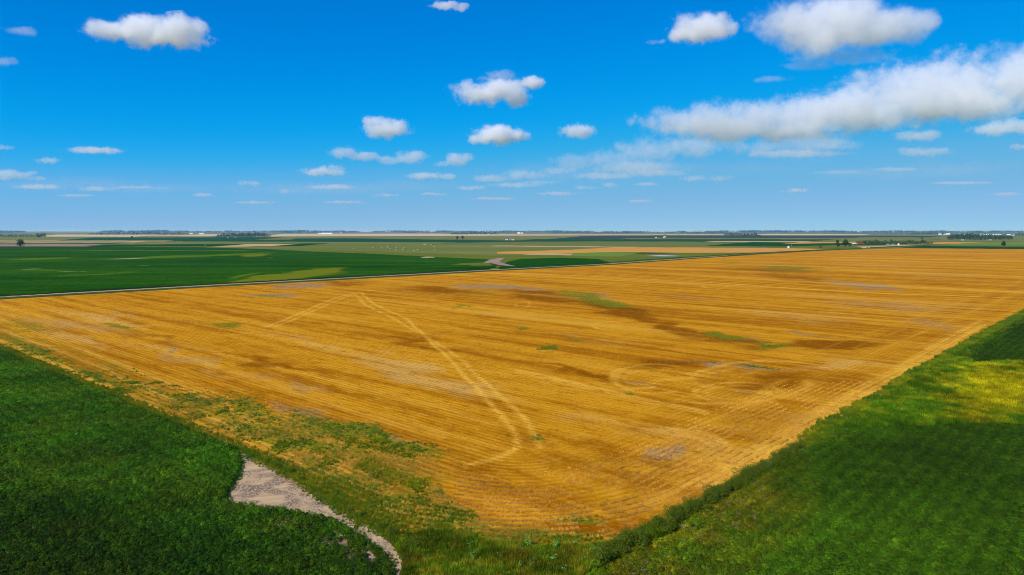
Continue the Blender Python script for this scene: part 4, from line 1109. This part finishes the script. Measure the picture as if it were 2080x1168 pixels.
def box(V, Fc, x0, x1, y0, y1, z0, z1):
    b = len(V)
    V += [(x0, y0, z0), (x1, y0, z0), (x1, y1, z0), (x0, y1, z0), (x0, y0, z1), (x1, y0, z1), (x1, y1, z1), (x0, y1, z1)]
    Fc += [(b, b + 3, b + 2, b + 1), (b + 4, b + 5, b + 6, b + 7), (b, b + 1, b + 5, b + 4), (b + 1, b + 2, b + 6, b + 5), (b + 2, b + 3, b + 7, b + 6), (b + 3, b, b + 4, b + 7)]
def box_part(name, par, mat, *dims):
    V, Fc = [], []; box(V, Fc, *dims)
    return child(name, raw_mesh(name, V, Fc, mat), par)
def barn(u, v, wpx, hpx, label, wall=None, roof=None, rz=0.0, cat='barn', name='barn', chimney=False):
    """gabled building: walls, overhanging roof, doors and windows on the side towards the camera"""
    x, y = G(u, v); k = y / F_PX
    L, Ht = wpx * k, hpx * k
    D = min(L * .6, 18.0); E = Ht * .62
    e = empty(name, (x, y, 0), rz)
    V = [(-L / 2, 0, 0), (L / 2, 0, 0), (L / 2, D, 0), (-L / 2, D, 0), (-L / 2, 0, E), (L / 2, 0, E), (L / 2, D, E), (-L / 2, D, E), (-L / 2, D / 2, Ht - .15), (L / 2, D / 2, Ht - .15)]
    child('wall', raw_mesh('wall', V, [(0, 1, 5, 4), (1, 2, 6, 9, 5), (2, 3, 7, 6), (3, 0, 4, 8, 7)], wall or M_white), e)
    o_ = .5; t = .18
    s = (Ht - E) / (D / 2)
    RV = [(-L / 2 - o_, -o_, E - s * o_), (L / 2 + o_, -o_, E - s * o_), (L / 2 + o_, D / 2, Ht), (-L / 2 - o_, D / 2, Ht), (L / 2 + o_, D + o_, E - s * o_), (-L / 2 - o_, D + o_, E - s * o_)]
    RV += [(a, b, c + t) for a, b, c in RV]
    ro = child('roof', raw_mesh('roof', RV, [(0, 3, 2, 1), (3, 5, 4, 2), (6, 7, 8, 9), (9, 8, 10, 11), (0, 1, 7, 6), (4, 5, 11, 10), (1, 2, 8, 7), (2, 4, 10, 8), (0, 6, 9, 3), (3, 9, 11, 5)], roof or M_roofg), e)
    if chimney: box_part('chimney', ro, M_red, L * .18, L * .18 + .8, D * .5, D * .5 + .8, Ht - .5, Ht + 1.2)
    box_part('door', e, M_dark, -L * .06 - 1.2, -L * .06 + 1.2, -.08, .05, .05, min(E * .8, 3.2))
    for q in (-.36, -.24, .14, .30):
        box_part('window', e, M_glass, q * L - .7, q * L + .7, -.07, .05, E * .45, E * .45 + min(1.2, E * .4))
    return tag(e, label, cat)
def bin_(u, v, wpx, hpx, label, legs=False, name='grain_bin', mat=None):
    """round steel bin with conical roof, hopper on legs when asked"""
    x, y = G(u, v); k = y / F_PX
    R, Ht = wpx * k / 2, hpx * k
    e = empty(name, (x, y, 0))
    z0 = Ht * .34 if legs else 0; z1 = Ht * .8
    n = 20
    ring = lambda r, z: [(r * math.cos(2 * math.pi * i / n), r * math.sin(2 * math.pi * i / n), z) for i in range(n)]
    V, Fc = [], []
    for r, z in ([(R * .12, Ht * .1)] if legs else []) + [(R, z0), (R, z1)]: V += ring(r, z)
    for j in range(len(V) // n - 1):
        for i in range(n): Fc.append((j * n + i, j * n + (i + 1) % n, (j + 1) * n + (i + 1) % n, (j + 1) * n + i))
    child('shell', raw_mesh('shell', V, Fc, mat or M_white), e)
    V = ring(R * 1.06, z1 - .05) + ring(R * .15, Ht) + [(0, 0, Ht + .05)]
    Fc = [(i, (i + 1) % n, n + (i + 1) % n, n + i) for i in range(n)] + [(n + i, n + (i + 1) % n, 2 * n) for i in range(n)]
    child('roof', raw_mesh('roof', V, Fc, M_steel), e)
    if legs:
        for a in range(4):
            c, s = math.cos(.78 + a * 1.571), math.sin(.78 + a * 1.571)
            V, Fc = [], []; tube(V, Fc, [(R * c, R * s, 0), (R * c, R * s, z0 + .6)], [.10, .10], 6)
            child('leg', raw_mesh('leg', V, Fc, M_steel), e)
    else:
        box_part('door', e, M_dark, -.6, .6, -R - .05, -R + .25, .1, 2.0)
    return tag(e, label, 'grain bin')
barn(1750, 496.4, 12, 3.0, 'red barn at the left end of the farm grove', M_red, M_red)
barn(1737, 496.6, 9, 2.4, 'low cream shed left of the red barn', M_cream, M_roofw, cat='shed', name='shed')
barn(1804, 498.2, 4.2, 2.8, 'left white shed of the pair before the red barn grove', cat='shed', name='shed')
barn(1814, 498.2, 3.8, 2.6, 'right white shed of the pair before the red barn grove', cat='shed', name='shed')
barn(1826.5, 498.6, 4.8, 4.6, 'tall white farmhouse in front of the red barn grove', M_white, M_roofw, 1.2, 'house', 'farmhouse', True)
barn(2013, 478.7, 45, 3.2, 'very long cream barn above the tall farm grove', M_cream, M_roofw)
barn(2054, 479.0, 15, 3.4, 'shorter cream barn right of the very long one', M_cream, M_roofw)
barn(1910, 477.3, 5, 2.8, 'small white barn left of the shiny pair on the right horizon', M_white, M_roofw)
barn(1919, 477.2, 3, 2.4, 'tiny white shed between two white barns on the right horizon', M_white, M_roofw, cat='shed', name='shed')
barn(1926.5, 477.0, 7, 3.0, 'white roofed barn right of the tiny shed on the right horizon', M_white, M_roofw)
barn(1961, 478.4, 5, 2.6, 'white barn peeping above the tall farm grove', M_white, M_roofw)
barn(1956, 488.6, 4, 2.6, 'white shed at the left foot of the tall farm grove', cat='shed', name='shed')
barn(2012.5, 488.4, 4, 2.4, 'white shed at the right foot of the tall farm grove', cat='shed', name='shed')
barn(664, 475.4, 22, 2.4, 'long white barn on the horizon left of the centre', M_white, M_roofw)
barn(650, 475.6, 6, 2.0, 'small white shed at the left of the long horizon barn', M_white, M_roofw, cat='shed', name='shed')
bin_(693, 473.8, 2, 3.4, 'single white bin on the horizon right of the long barn')
barn(388, 475.6, 7, 2.2, 'left white roofed barn above the pale wheat', M_cream, M_roofw)
barn(409, 475.6, 10, 2.0, 'right white roofed barn above the pale wheat', M_cream, M_roofw)
barn(342, 477.4, 3, 2.0, 'small white house under the left blue tree line', cat='house', name='house')
barn(463, 483.2, 2.4, 1.6, 'left tiny white shed at the foot of the long grove', cat='shed', name='shed')
barn(478, 483.2, 3.0, 1.8, 'right tiny white shed at the foot of the long grove', cat='shed', name='shed')
barn(973, 476.9, 3, 2.0, 'left white house before the blue grove', cat='house', name='house')
barn(978, 476.9, 2.4, 1.8, 'middle white house before the blue grove', cat='house', name='house')
barn(993, 476.5, 5, 1.8, 'right white barn before the blue grove', M_white, M_roofw)
barn(1054, 475.0, 6, 3.0, 'larger white barn on the skyline right of the blue grove', M_white, M_roofw)
barn(1060.5, 475.0, 4, 2.4, 'smaller white shed beside the skyline barn', M_white, M_roofw, cat='shed', name='shed')
barn(1029, 487.8, 4.5, 2.2, 'left white farm shed near the middle of the dark strip', M_white, M_roofw, cat='shed', name='shed')
barn(1037, 487.6, 5.5, 2.6, 'grey roofed farmhouse between two white sheds in mid distance', M_white, M_roofg, 0, 'house', 'farmhouse', True)
barn(1043.5, 488.4, 3, 3.0, 'right white farm shed near the middle of the dark strip', M_white, M_roofw, .9, 'shed', 'shed')
barn(1351, 483.4, 4.6, 3.0, 'white farmhouse on the green lawn in mid distance', M_white, M_roofw, .5, 'house', 'farmhouse', True)
barn(1333, 483.4, 3, 1.6, 'low white shed left of the farmhouse on the lawn', M_white, M_roofw, cat='shed', name='shed')
area('lawn', [(1326, 484.6), (1400, 484.8), (1430, 483.8), (1330, 483.0)], M['lime'], None, .1)
bin_(1601.5, 506.2, 4.2, 6.8, 'white hopper bin on legs at the far stubble edge', True, 'hopper_bin')
bin_(1608.8, 499.4, 2.0, 2.2, 'tiny steel bin in the dark crop behind the hopper bin', False, 'grain_bin', M_steel)
bin_(1552, 500.0, 1.8, 2.0, 'tiny pale bin on the dark strip left of the hopper bin', False, 'grain_bin', M_steel)

# round bales lying in the pasture
M_bale = plain('wrapped_bale', (.55, .49, .30), .8)
def bale_mesh():
    n = 16; V, Fc = [], []
    prof = [(-.62, 0), (-.62, .62), (-.56, .70), (.56, .70), (.62, .62), (.62, 0)]
    for xx, rr in prof: V += [(xx, rr * math.cos(2 * math.pi * i / n), .70 + rr * math.sin(2 * math.pi * i / n)) for i in range(n)]
    for j in range(len(prof) - 1):
        for i in range(n): Fc.append((j * n + i, j * n + (i + 1) % n, (j + 1) * n + (i + 1) % n, (j + 1) * n + i))
    return raw_mesh('hay_bale', V, Fc, M_bale)
bale = bale_mesh()
for i, (u, v) in enumerate([(718, 506), (757, 504.6), (775, 504.8), (787, 501), (788, 503), (793, 506.5), (804, 508.4), (805, 503.4), (820, 504.8), (818, 509), (841, 510.2), (848, 508.8), (882, 502), (883, 509), (876, 497.4), (360, 490.8), (367, 490.8), (417, 499)]):
    x, y = G(u, v)
    o = bpy.data.objects.new('hay_bale', bale); C.objects.link(o); o.location = (x, y, .1); o.rotation_euler.z = i * 1.1; o.scale = (.95,) * 3
    tag(o, 'pale round bale lying in the pasture beyond the far soybeans', 'hay bale', 'bales in the far pasture')
for i, u in enumerate([1753, 1757, 1759, 1765]):
    x, y = G(u, 504.6)
    o = bpy.data.objects.new('hay_bale', bale); C.objects.link(o); o.location = (x, y, .1); o.rotation_euler.z = i; o.scale = (1.1,) * 3
    tag(o, 'pale bale in the short row right of the tall tree pair', 'hay bale', 'bales right of the tall tree pair')

# ------------------------------------------------------------------ haze
bm = bmesh.new(); bmesh.ops.create_cube(bm, size=1.0)
me = bpy.data.meshes.new('haze'); bm.to_mesh(me); bm.free()
o = bpy.data.objects.new('haze', me); C.objects.link(o)
o.scale = (64000, FAR + 3800, 46.0); o.location = (0, (FAR - 3000) / 2, 22.0)
m = bpy.data.materials.new('haze_air'); m.use_nodes = True; nt = m.node_tree; nt.nodes.clear()
pv = nd(nt, 'VolumePrincipled'); om = nd(nt, 'OutputMaterial')
pv.inputs['Color'].default_value = (.25, .52, .95, 1)
pv.inputs['Absorption Color'].default_value = (1, 1, 1, 1)
pv.inputs['Density'].default_value = 4.8e-5
pv.inputs['Anisotropy'].default_value = 0.0
nt.links.new(pv.outputs[0], om.inputs['Volume']); me.materials.append(m)
tag(o, 'thin blue summer haze over the plain', 'haze', kind='stuff')
# ------------------------------------------------------------------ clouds
CLOUD_BASE = 1400.0
def cloud_material(name, lobes, dens, detail_scale, seed, wisp):
    m = bpy.data.materials.new(name)
    m.use_nodes = True
    nt = m.node_tree
    nt.nodes.clear()
    out = nd(nt, 'OutputMaterial')
    tc = nd(nt, 'TexCoord')
    L = nt.links.new
    prev = None
    for (c, r) in lobes:
        sub = nd(nt, 'VectorMath', operation='SUBTRACT'); L(tc.outputs['Object'], sub.inputs[0]); sub.inputs[1].default_value = c
        mul = nd(nt, 'VectorMath', operation='MULTIPLY'); L(sub.outputs[0], mul.inputs[0]); mul.inputs[1].default_value = [1 / x for x in r]
        ln = nd(nt, 'VectorMath', operation='LENGTH'); L(mul.outputs[0], ln.inputs[0])
        if prev is None:
            prev = ln.outputs['Value']
        else:
            mn = nd(nt, 'Math', operation='SMOOTH_MIN'); L(prev, mn.inputs[0]); L(ln.outputs['Value'], mn.inputs[1]); mn.inputs[2].default_value = 0.25
            prev = mn.outputs[0]
    off = nd(nt, 'VectorMath', operation='ADD'); L(tc.outputs['Object'], off.inputs[0]); off.inputs[1].default_value = (seed * 731.0, seed * 377.0, 0)
    nz = nd(nt, 'TexNoise', noise_dimensions='3D'); L(off.outputs[0], nz.inputs['Vector'])
    nz.inputs['Scale'].default_value = detail_scale
    nz.inputs['Detail'].default_value = 3.0
    nz.inputs['Roughness'].default_value = 0.5
    nl = nd(nt, 'TexNoise', noise_dimensions='3D'); L(off.outputs[0], nl.inputs['Vector'])
    nl.inputs['Scale'].default_value = detail_scale * .33; nl.inputs['Detail'].default_value = 1.0
    n3 = nd(nt, 'TexNoise', noise_dimensions='3D'); L(off.outputs[0], n3.inputs['Vector'])
    n3.inputs['Scale'].default_value = detail_scale * 3.2; n3.inputs['Detail'].default_value = 4.0; n3.inputs['Roughness'].default_value = .6
    # field = solid body + slow swell + billows + torn fringe
    def ma(x, k, add):
        q = nd(nt, 'Math', operation='MULTIPLY_ADD'); L(x, q.inputs[0]); q.inputs[1].default_value = k
        if isinstance(add, float): q.inputs[2].default_value = add
        else: L(add, q.inputs[2])
        return q.outputs[0]
    k1, k2, k3 = wisp * .8, wisp, wisp * .55
    f = ma(nl.outputs[0], k1, ma(nz.outputs[0], k2, ma(n3.outputs[0], k3, 1.0 - .5 * (k1 + k2 + k3) - .03)))
    b = nd(nt, 'Math', operation='SUBTRACT'); L(f, b.inputs[0]); L(prev, b.inputs[1])
    mr = nd(nt, 'MapRange', interpolation_type='SMOOTHSTEP'); L(b.outputs[0], mr.inputs[0])
    mr.inputs[1].default_value = 0.0; mr.inputs[2].default_value = 0.58; mr.inputs[3].default_value = 0.0; mr.inputs[4].default_value = dens
    vs = nd(nt, 'VolumeScatter'); vs.inputs['Color'].default_value = (1, 1, 1, 1); vs.inputs['Anisotropy'].default_value = 0.0
    L(mr.outputs[0], vs.inputs['Density'])
    L(vs.outputs[0], out.inputs['Volume'])
    m.cycles.volume_step_rate = 0.22
    return m

ICO = None
def make_cloud(label, lobes_px, dens=1.0, depth=0.6, wisp=0.9, base=None, far=1.0):
    """lobes in photograph pixels (u, v, half width, half height); the cloud floats at its true distance"""
    rl = random.Random(make_cloud.n * 13)
    if len(lobes_px) <= 4:                      # break the outline with smaller heads and tails
        extra = []
        for (u, v, ru, rv) in lobes_px:
            for q in range(3 if len(lobes_px) < 3 else 1):
                extra.append((u + rl.uniform(-.75, .75) * ru, v + rl.uniform(-.55, .25) * rv, ru * rl.uniform(.3, .5), rv * rl.uniform(.45, .75)))
        lobes_px = [(u, v, ru * .92, rv * .85) for u, v, ru, rv in lobes_px] + extra
    vb = base if base else max(l[1] + l[3] for l in lobes_px)
    dx, dz = ray(1040, vb)
    Y = CLOUD_BASE * far / dz
    k = Y / F_PX
    u0 = sum(l[0] for l in lobes_px) / len(lobes_px)
    loc = Vector((ray(u0, vb)[0] * Y, Y, CAM_H + CLOUD_BASE * far))
    lobes = []
    bm = bmesh.new()
    for i, (u, v, ru, rv) in enumerate(lobes_px):
        d2 = ray(u, v)
        yo = random.Random(i * 7 + int(u)).uniform(-.25, .25) * ru * k
        p = Vector((d2[0] * Y, Y + yo, CAM_H + d2[1] * Y)) - loc
        r = (ru * k * 1.12, max(rv, ru * depth) * k * 1.1, rv * k * 1.15)
        lobes.append((tuple(p), r))
        mat = Matrix.Translation(p) @ Matrix.Diagonal((r[0] * 1.30, r[1] * 1.30, r[2] * 1.30, 1))
        bmesh.ops.create_icosphere(bm, subdivisions=2, radius=1.0, matrix=mat)
    me = bpy.data.meshes.new('cloud')
    bm.to_mesh(me); bm.free()
    o = bpy.data.objects.new('cloud', me)
    C.objects.link(o)
    o.location = loc
    hmin = min(l[3] for l in lobes_px) * k; hm = max(l[3] for l in lobes_px) * k * .8
    rm = o.modifiers.new('shell', 'REMESH'); rm.mode = 'VOXEL'; rm.voxel_size = max(hmin * 0.35, 12)
    me.materials.append(cloud_material('cloud_vapour', lobes, dens * 1.25 / max(min(hm, 200), 40 if dens > .5 else 100), 1.0 / max(min(hm, 125) * 1.2, 60), make_cloud.n, wisp))
    make_cloud.n += 1
    o['label'] = label; o['category'] = 'cloud'; o['group'] = 'fair weather clouds'
    return o
make_cloud.n = 1
CLOUDS = [
 ('long flat bright cloud high at the upper left', [(225, 62, 55, 25), (305, 58, 85, 31), (385, 62, 62, 27), (330, 72, 90, 22)], 1.0),
 ('small torn cloud at the top edge left of the middle', [(905, 11, 32, 8), (935, 15, 16, 9)], .6),
 ('round puffy cloud at the top, left of the biggest top cloud', [(1420, 52, 66, 32), (1388, 68, 40, 20), (1445, 60, 40, 24)], 1.0),
 ('little scrap of cloud left of the round puffy top cloud', [(1330, 86, 20, 7)], .45),
 ('biggest cloud at the top right, cut by the picture edge', [(1590, 55, 70, 38), (1690, 40, 115, 55), (1800, 48, 95, 34), (1650, 85, 55, 32), (1870, 48, 45, 16)], 1.0),
 ('long towering cloud bank sloping up to the right edge', [(1365, 248, 52, 30), (1440, 248, 75, 34), (1540, 243, 85, 36), (1640, 232, 90, 40), (1740, 212, 100, 46), (1850, 182, 105, 58), (1960, 168, 100, 56), (2070, 160, 100, 58), (2170, 140, 110, 66), (1930, 215, 150, 30), (1600, 262, 120, 24), (1780, 225, 110, 36), (1690, 228, 80, 36), (1880, 205, 90, 45), (1500, 255, 110, 26)], 1.0),
 ('low layered cloud bank beneath the towering bank', [(1165, 328, 52, 17), (1240, 325, 65, 22), (1320, 305, 75, 26), (1410, 298, 90, 22), (1560, 300, 70, 16), (1650, 290, 80, 22), (1280, 340, 100, 14)], .7),
 ('thin grey layer under the middle of the towering bank', [(1620, 310, 110, 9), (1700, 296, 50, 12)], .45),
 ('bright puffy cloud in the upper middle', [(975, 190, 62, 24), (1020, 186, 55, 28), (1050, 200, 34, 20)], 1.0),
 ('small round puff on the right shoulder of the upper middle cloud', [(1078, 168, 28, 14)], .8),
 ('faint veil behind the top of the upper middle cloud', [(1015, 155, 40, 10), (985, 158, 20, 6)], .25),
 ('bright cloud below the upper middle cloud', [(1010, 272, 50, 22), (1045, 276, 36, 15), (980, 282, 28, 15)], 1.0),
 ('soft grey white cloud left of the middle pair', [(788, 262, 52, 20), (760, 245, 34, 10)], .65),
 ('small fluffy cloud right of the middle pair', [(1170, 268, 34, 16)], .55),
 ('small slanting puff beside the left end of the towering bank', [(1288, 246, 22, 15)], .5),
 ('left lobe cloud of the long low pair', [(700, 310, 36, 14), (735, 318, 40, 10)], .65),
 ('right lobe cloud of the long low pair', [(825, 320, 46, 15), (795, 327, 35, 10)], .65),
 ('rounded low cloud right of the long low pair', [(928, 324, 30, 14), (905, 333, 22, 8)], .7),
 ('layered low cloud under the left lobe', [(660, 350, 46, 11), (680, 340, 24, 7)], .6),
 ('flat long low cloud in the centre', [(865, 358, 45, 9), (905, 358, 26, 8)], .6),
 ('wide thin cloud shelf left of the layered bank', [(1000, 362, 52, 9), (1070, 356, 60, 12), (1130, 348, 40, 9)], .5),
 ('smooth lens shaped cloud at the left', [(200, 307, 60, 8)], .75),
 ('small oval cloud left of the lens shaped one', [(95, 326, 27, 8)], .65),
 ('pale cloud on the left edge under the torn scrap', [(8, 126, 26, 10)], .35),
 ('faint scrap in the upper left corner', [(45, 64, 34, 8)], .3),
 ('tiny cloud on the left edge level with the lens cloud', [(5, 300, 22, 7)], .6),
 ('spread out dull cloud on the left edge low down', [(25, 355, 50, 11), (70, 362, 24, 7)], .4),
 ('upper of two small clouds under the towering bank at the right', [(1868, 276, 50, 11)], .7),
 ('lower of two small clouds under the towering bank at the right', [(1872, 310, 58, 11), (1900, 306, 28, 8)], .7),
 ('soft cloud at the right edge under the towering bank', [(2020, 262, 52, 15), (2075, 258, 36, 17)], .6),
 ('small cloud at the right edge below the soft one', [(2070, 300, 26, 8)], .55),
 ('tiny cloud low over the left plain', [(508, 373, 27, 6)], .5),
 ('tiniest flat cloud low at the left', [(408, 396, 26, 5)], .5),
 ('tiny broken cloud right of the lowest left one', [(578, 390, 18, 6)], .4),
 ('thin low cloud streak below the layered low cloud', [(670, 380, 50, 6)], .4),
 ('tiny streak low left of the centre', [(780, 397, 26, 5)], .4),
 ('low cloud pair below the layered bank', [(1415, 362, 36, 8), (1460, 362, 26, 7)], .55),
 ('small bright cloud low at the right', [(1613, 387, 25, 6)], .6),
 ('faint cloud low near the right edge', [(2040, 395, 30, 5)], .35),
 ('faint little cloud low in the middle right', [(1298, 409, 24, 4)], .4),
 ('small puff low under the cloud shelf', [(1240, 376, 20, 7), (1190, 381, 22, 5)], .4),
 ('thin veil trailing below the biggest top cloud', [(1720, 118, 100, 9), (1640, 135, 60, 6)], .14),
 ('short slanting wisp between the biggest cloud and the bank', [(1572, 160, 38, 6)], .3),
 ('faint low streak under the left part of the layered bank', [(1050, 376, 60, 6), (1100, 370, 40, 5)], .4),
 ('faint low streak right below the cloud shelf', [(1140, 393, 45, 5)], .3),
 ('dim patch left of the streak under the cloud shelf', [(955, 382, 34, 5)], .35),
 ('dim sliver low right of the tiny centre streak', [(880, 394, 32, 4)], .3),
 ('wide pale layer just under the layered bank', [(1230, 358, 75, 7), (1330, 352, 60, 8)], .4),
 ('little flake under the wide pale layer', [(1310, 374, 30, 5)], .3),
 ('pale low patch on the left edge', [(70, 379, 55, 6)], .3),
 ('thin dash low between the left patches', [(150, 397, 42, 4)], .25),
 ('faintest dash low right of the tiniest flat cloud', [(520, 411, 42, 4)], .25),
 ('faint dash low under the tiny streak', [(700, 411, 45, 4)], .25),
 ('faint dash low in the picture middle', [(1000, 403, 52, 4)], .25),
 ('dim bar under the gap right of the layered bank', [(1710, 349, 64, 4)], .25),
 ('dim bar below the two small right clouds', [(1815, 345, 50, 5)], .25),
 ('dim bar low at the right, above the faint edge cloud', [(1950, 372, 70, 4)], .2),
 ('broad thin veil low between centre and right', [(1180, 352, 170, 20), (1330, 344, 120, 18)], .035),
 ('thin milky veil under the layered bank', [(1480, 338, 190, 18), (1620, 322, 110, 14)], .03),
 ('thin milky veil low over the left plain', [(150, 374, 170, 16), (330, 384, 120, 12)], .028),
 ('thin milky veil low left of the centre', [(640, 386, 200, 14), (820, 380, 130, 14)], .028),
 ('thin milky veil low at the right', [(1800, 352, 200, 16), (1980, 340, 130, 18)], .025),
 ('dim streaks of cloud low on the left', [(200, 384, 40, 6), (270, 380, 40, 4), (320, 382, 22, 3)], .25),
]
for lab, lobes, dn in CLOUDS:
    make_cloud(lab, lobes, dn * (1.0 if lobes[0][1] < 300 else .55) * (.55 if 'bank' in lab else 1), depth=.6 if lobes[0][1] < 300 else .35, wisp=1.25 if 'towering cloud bank' in lab else 1.4 if dn > .6 else 1.6, far=.72 if 'upper of two small' in lab else 1.0)
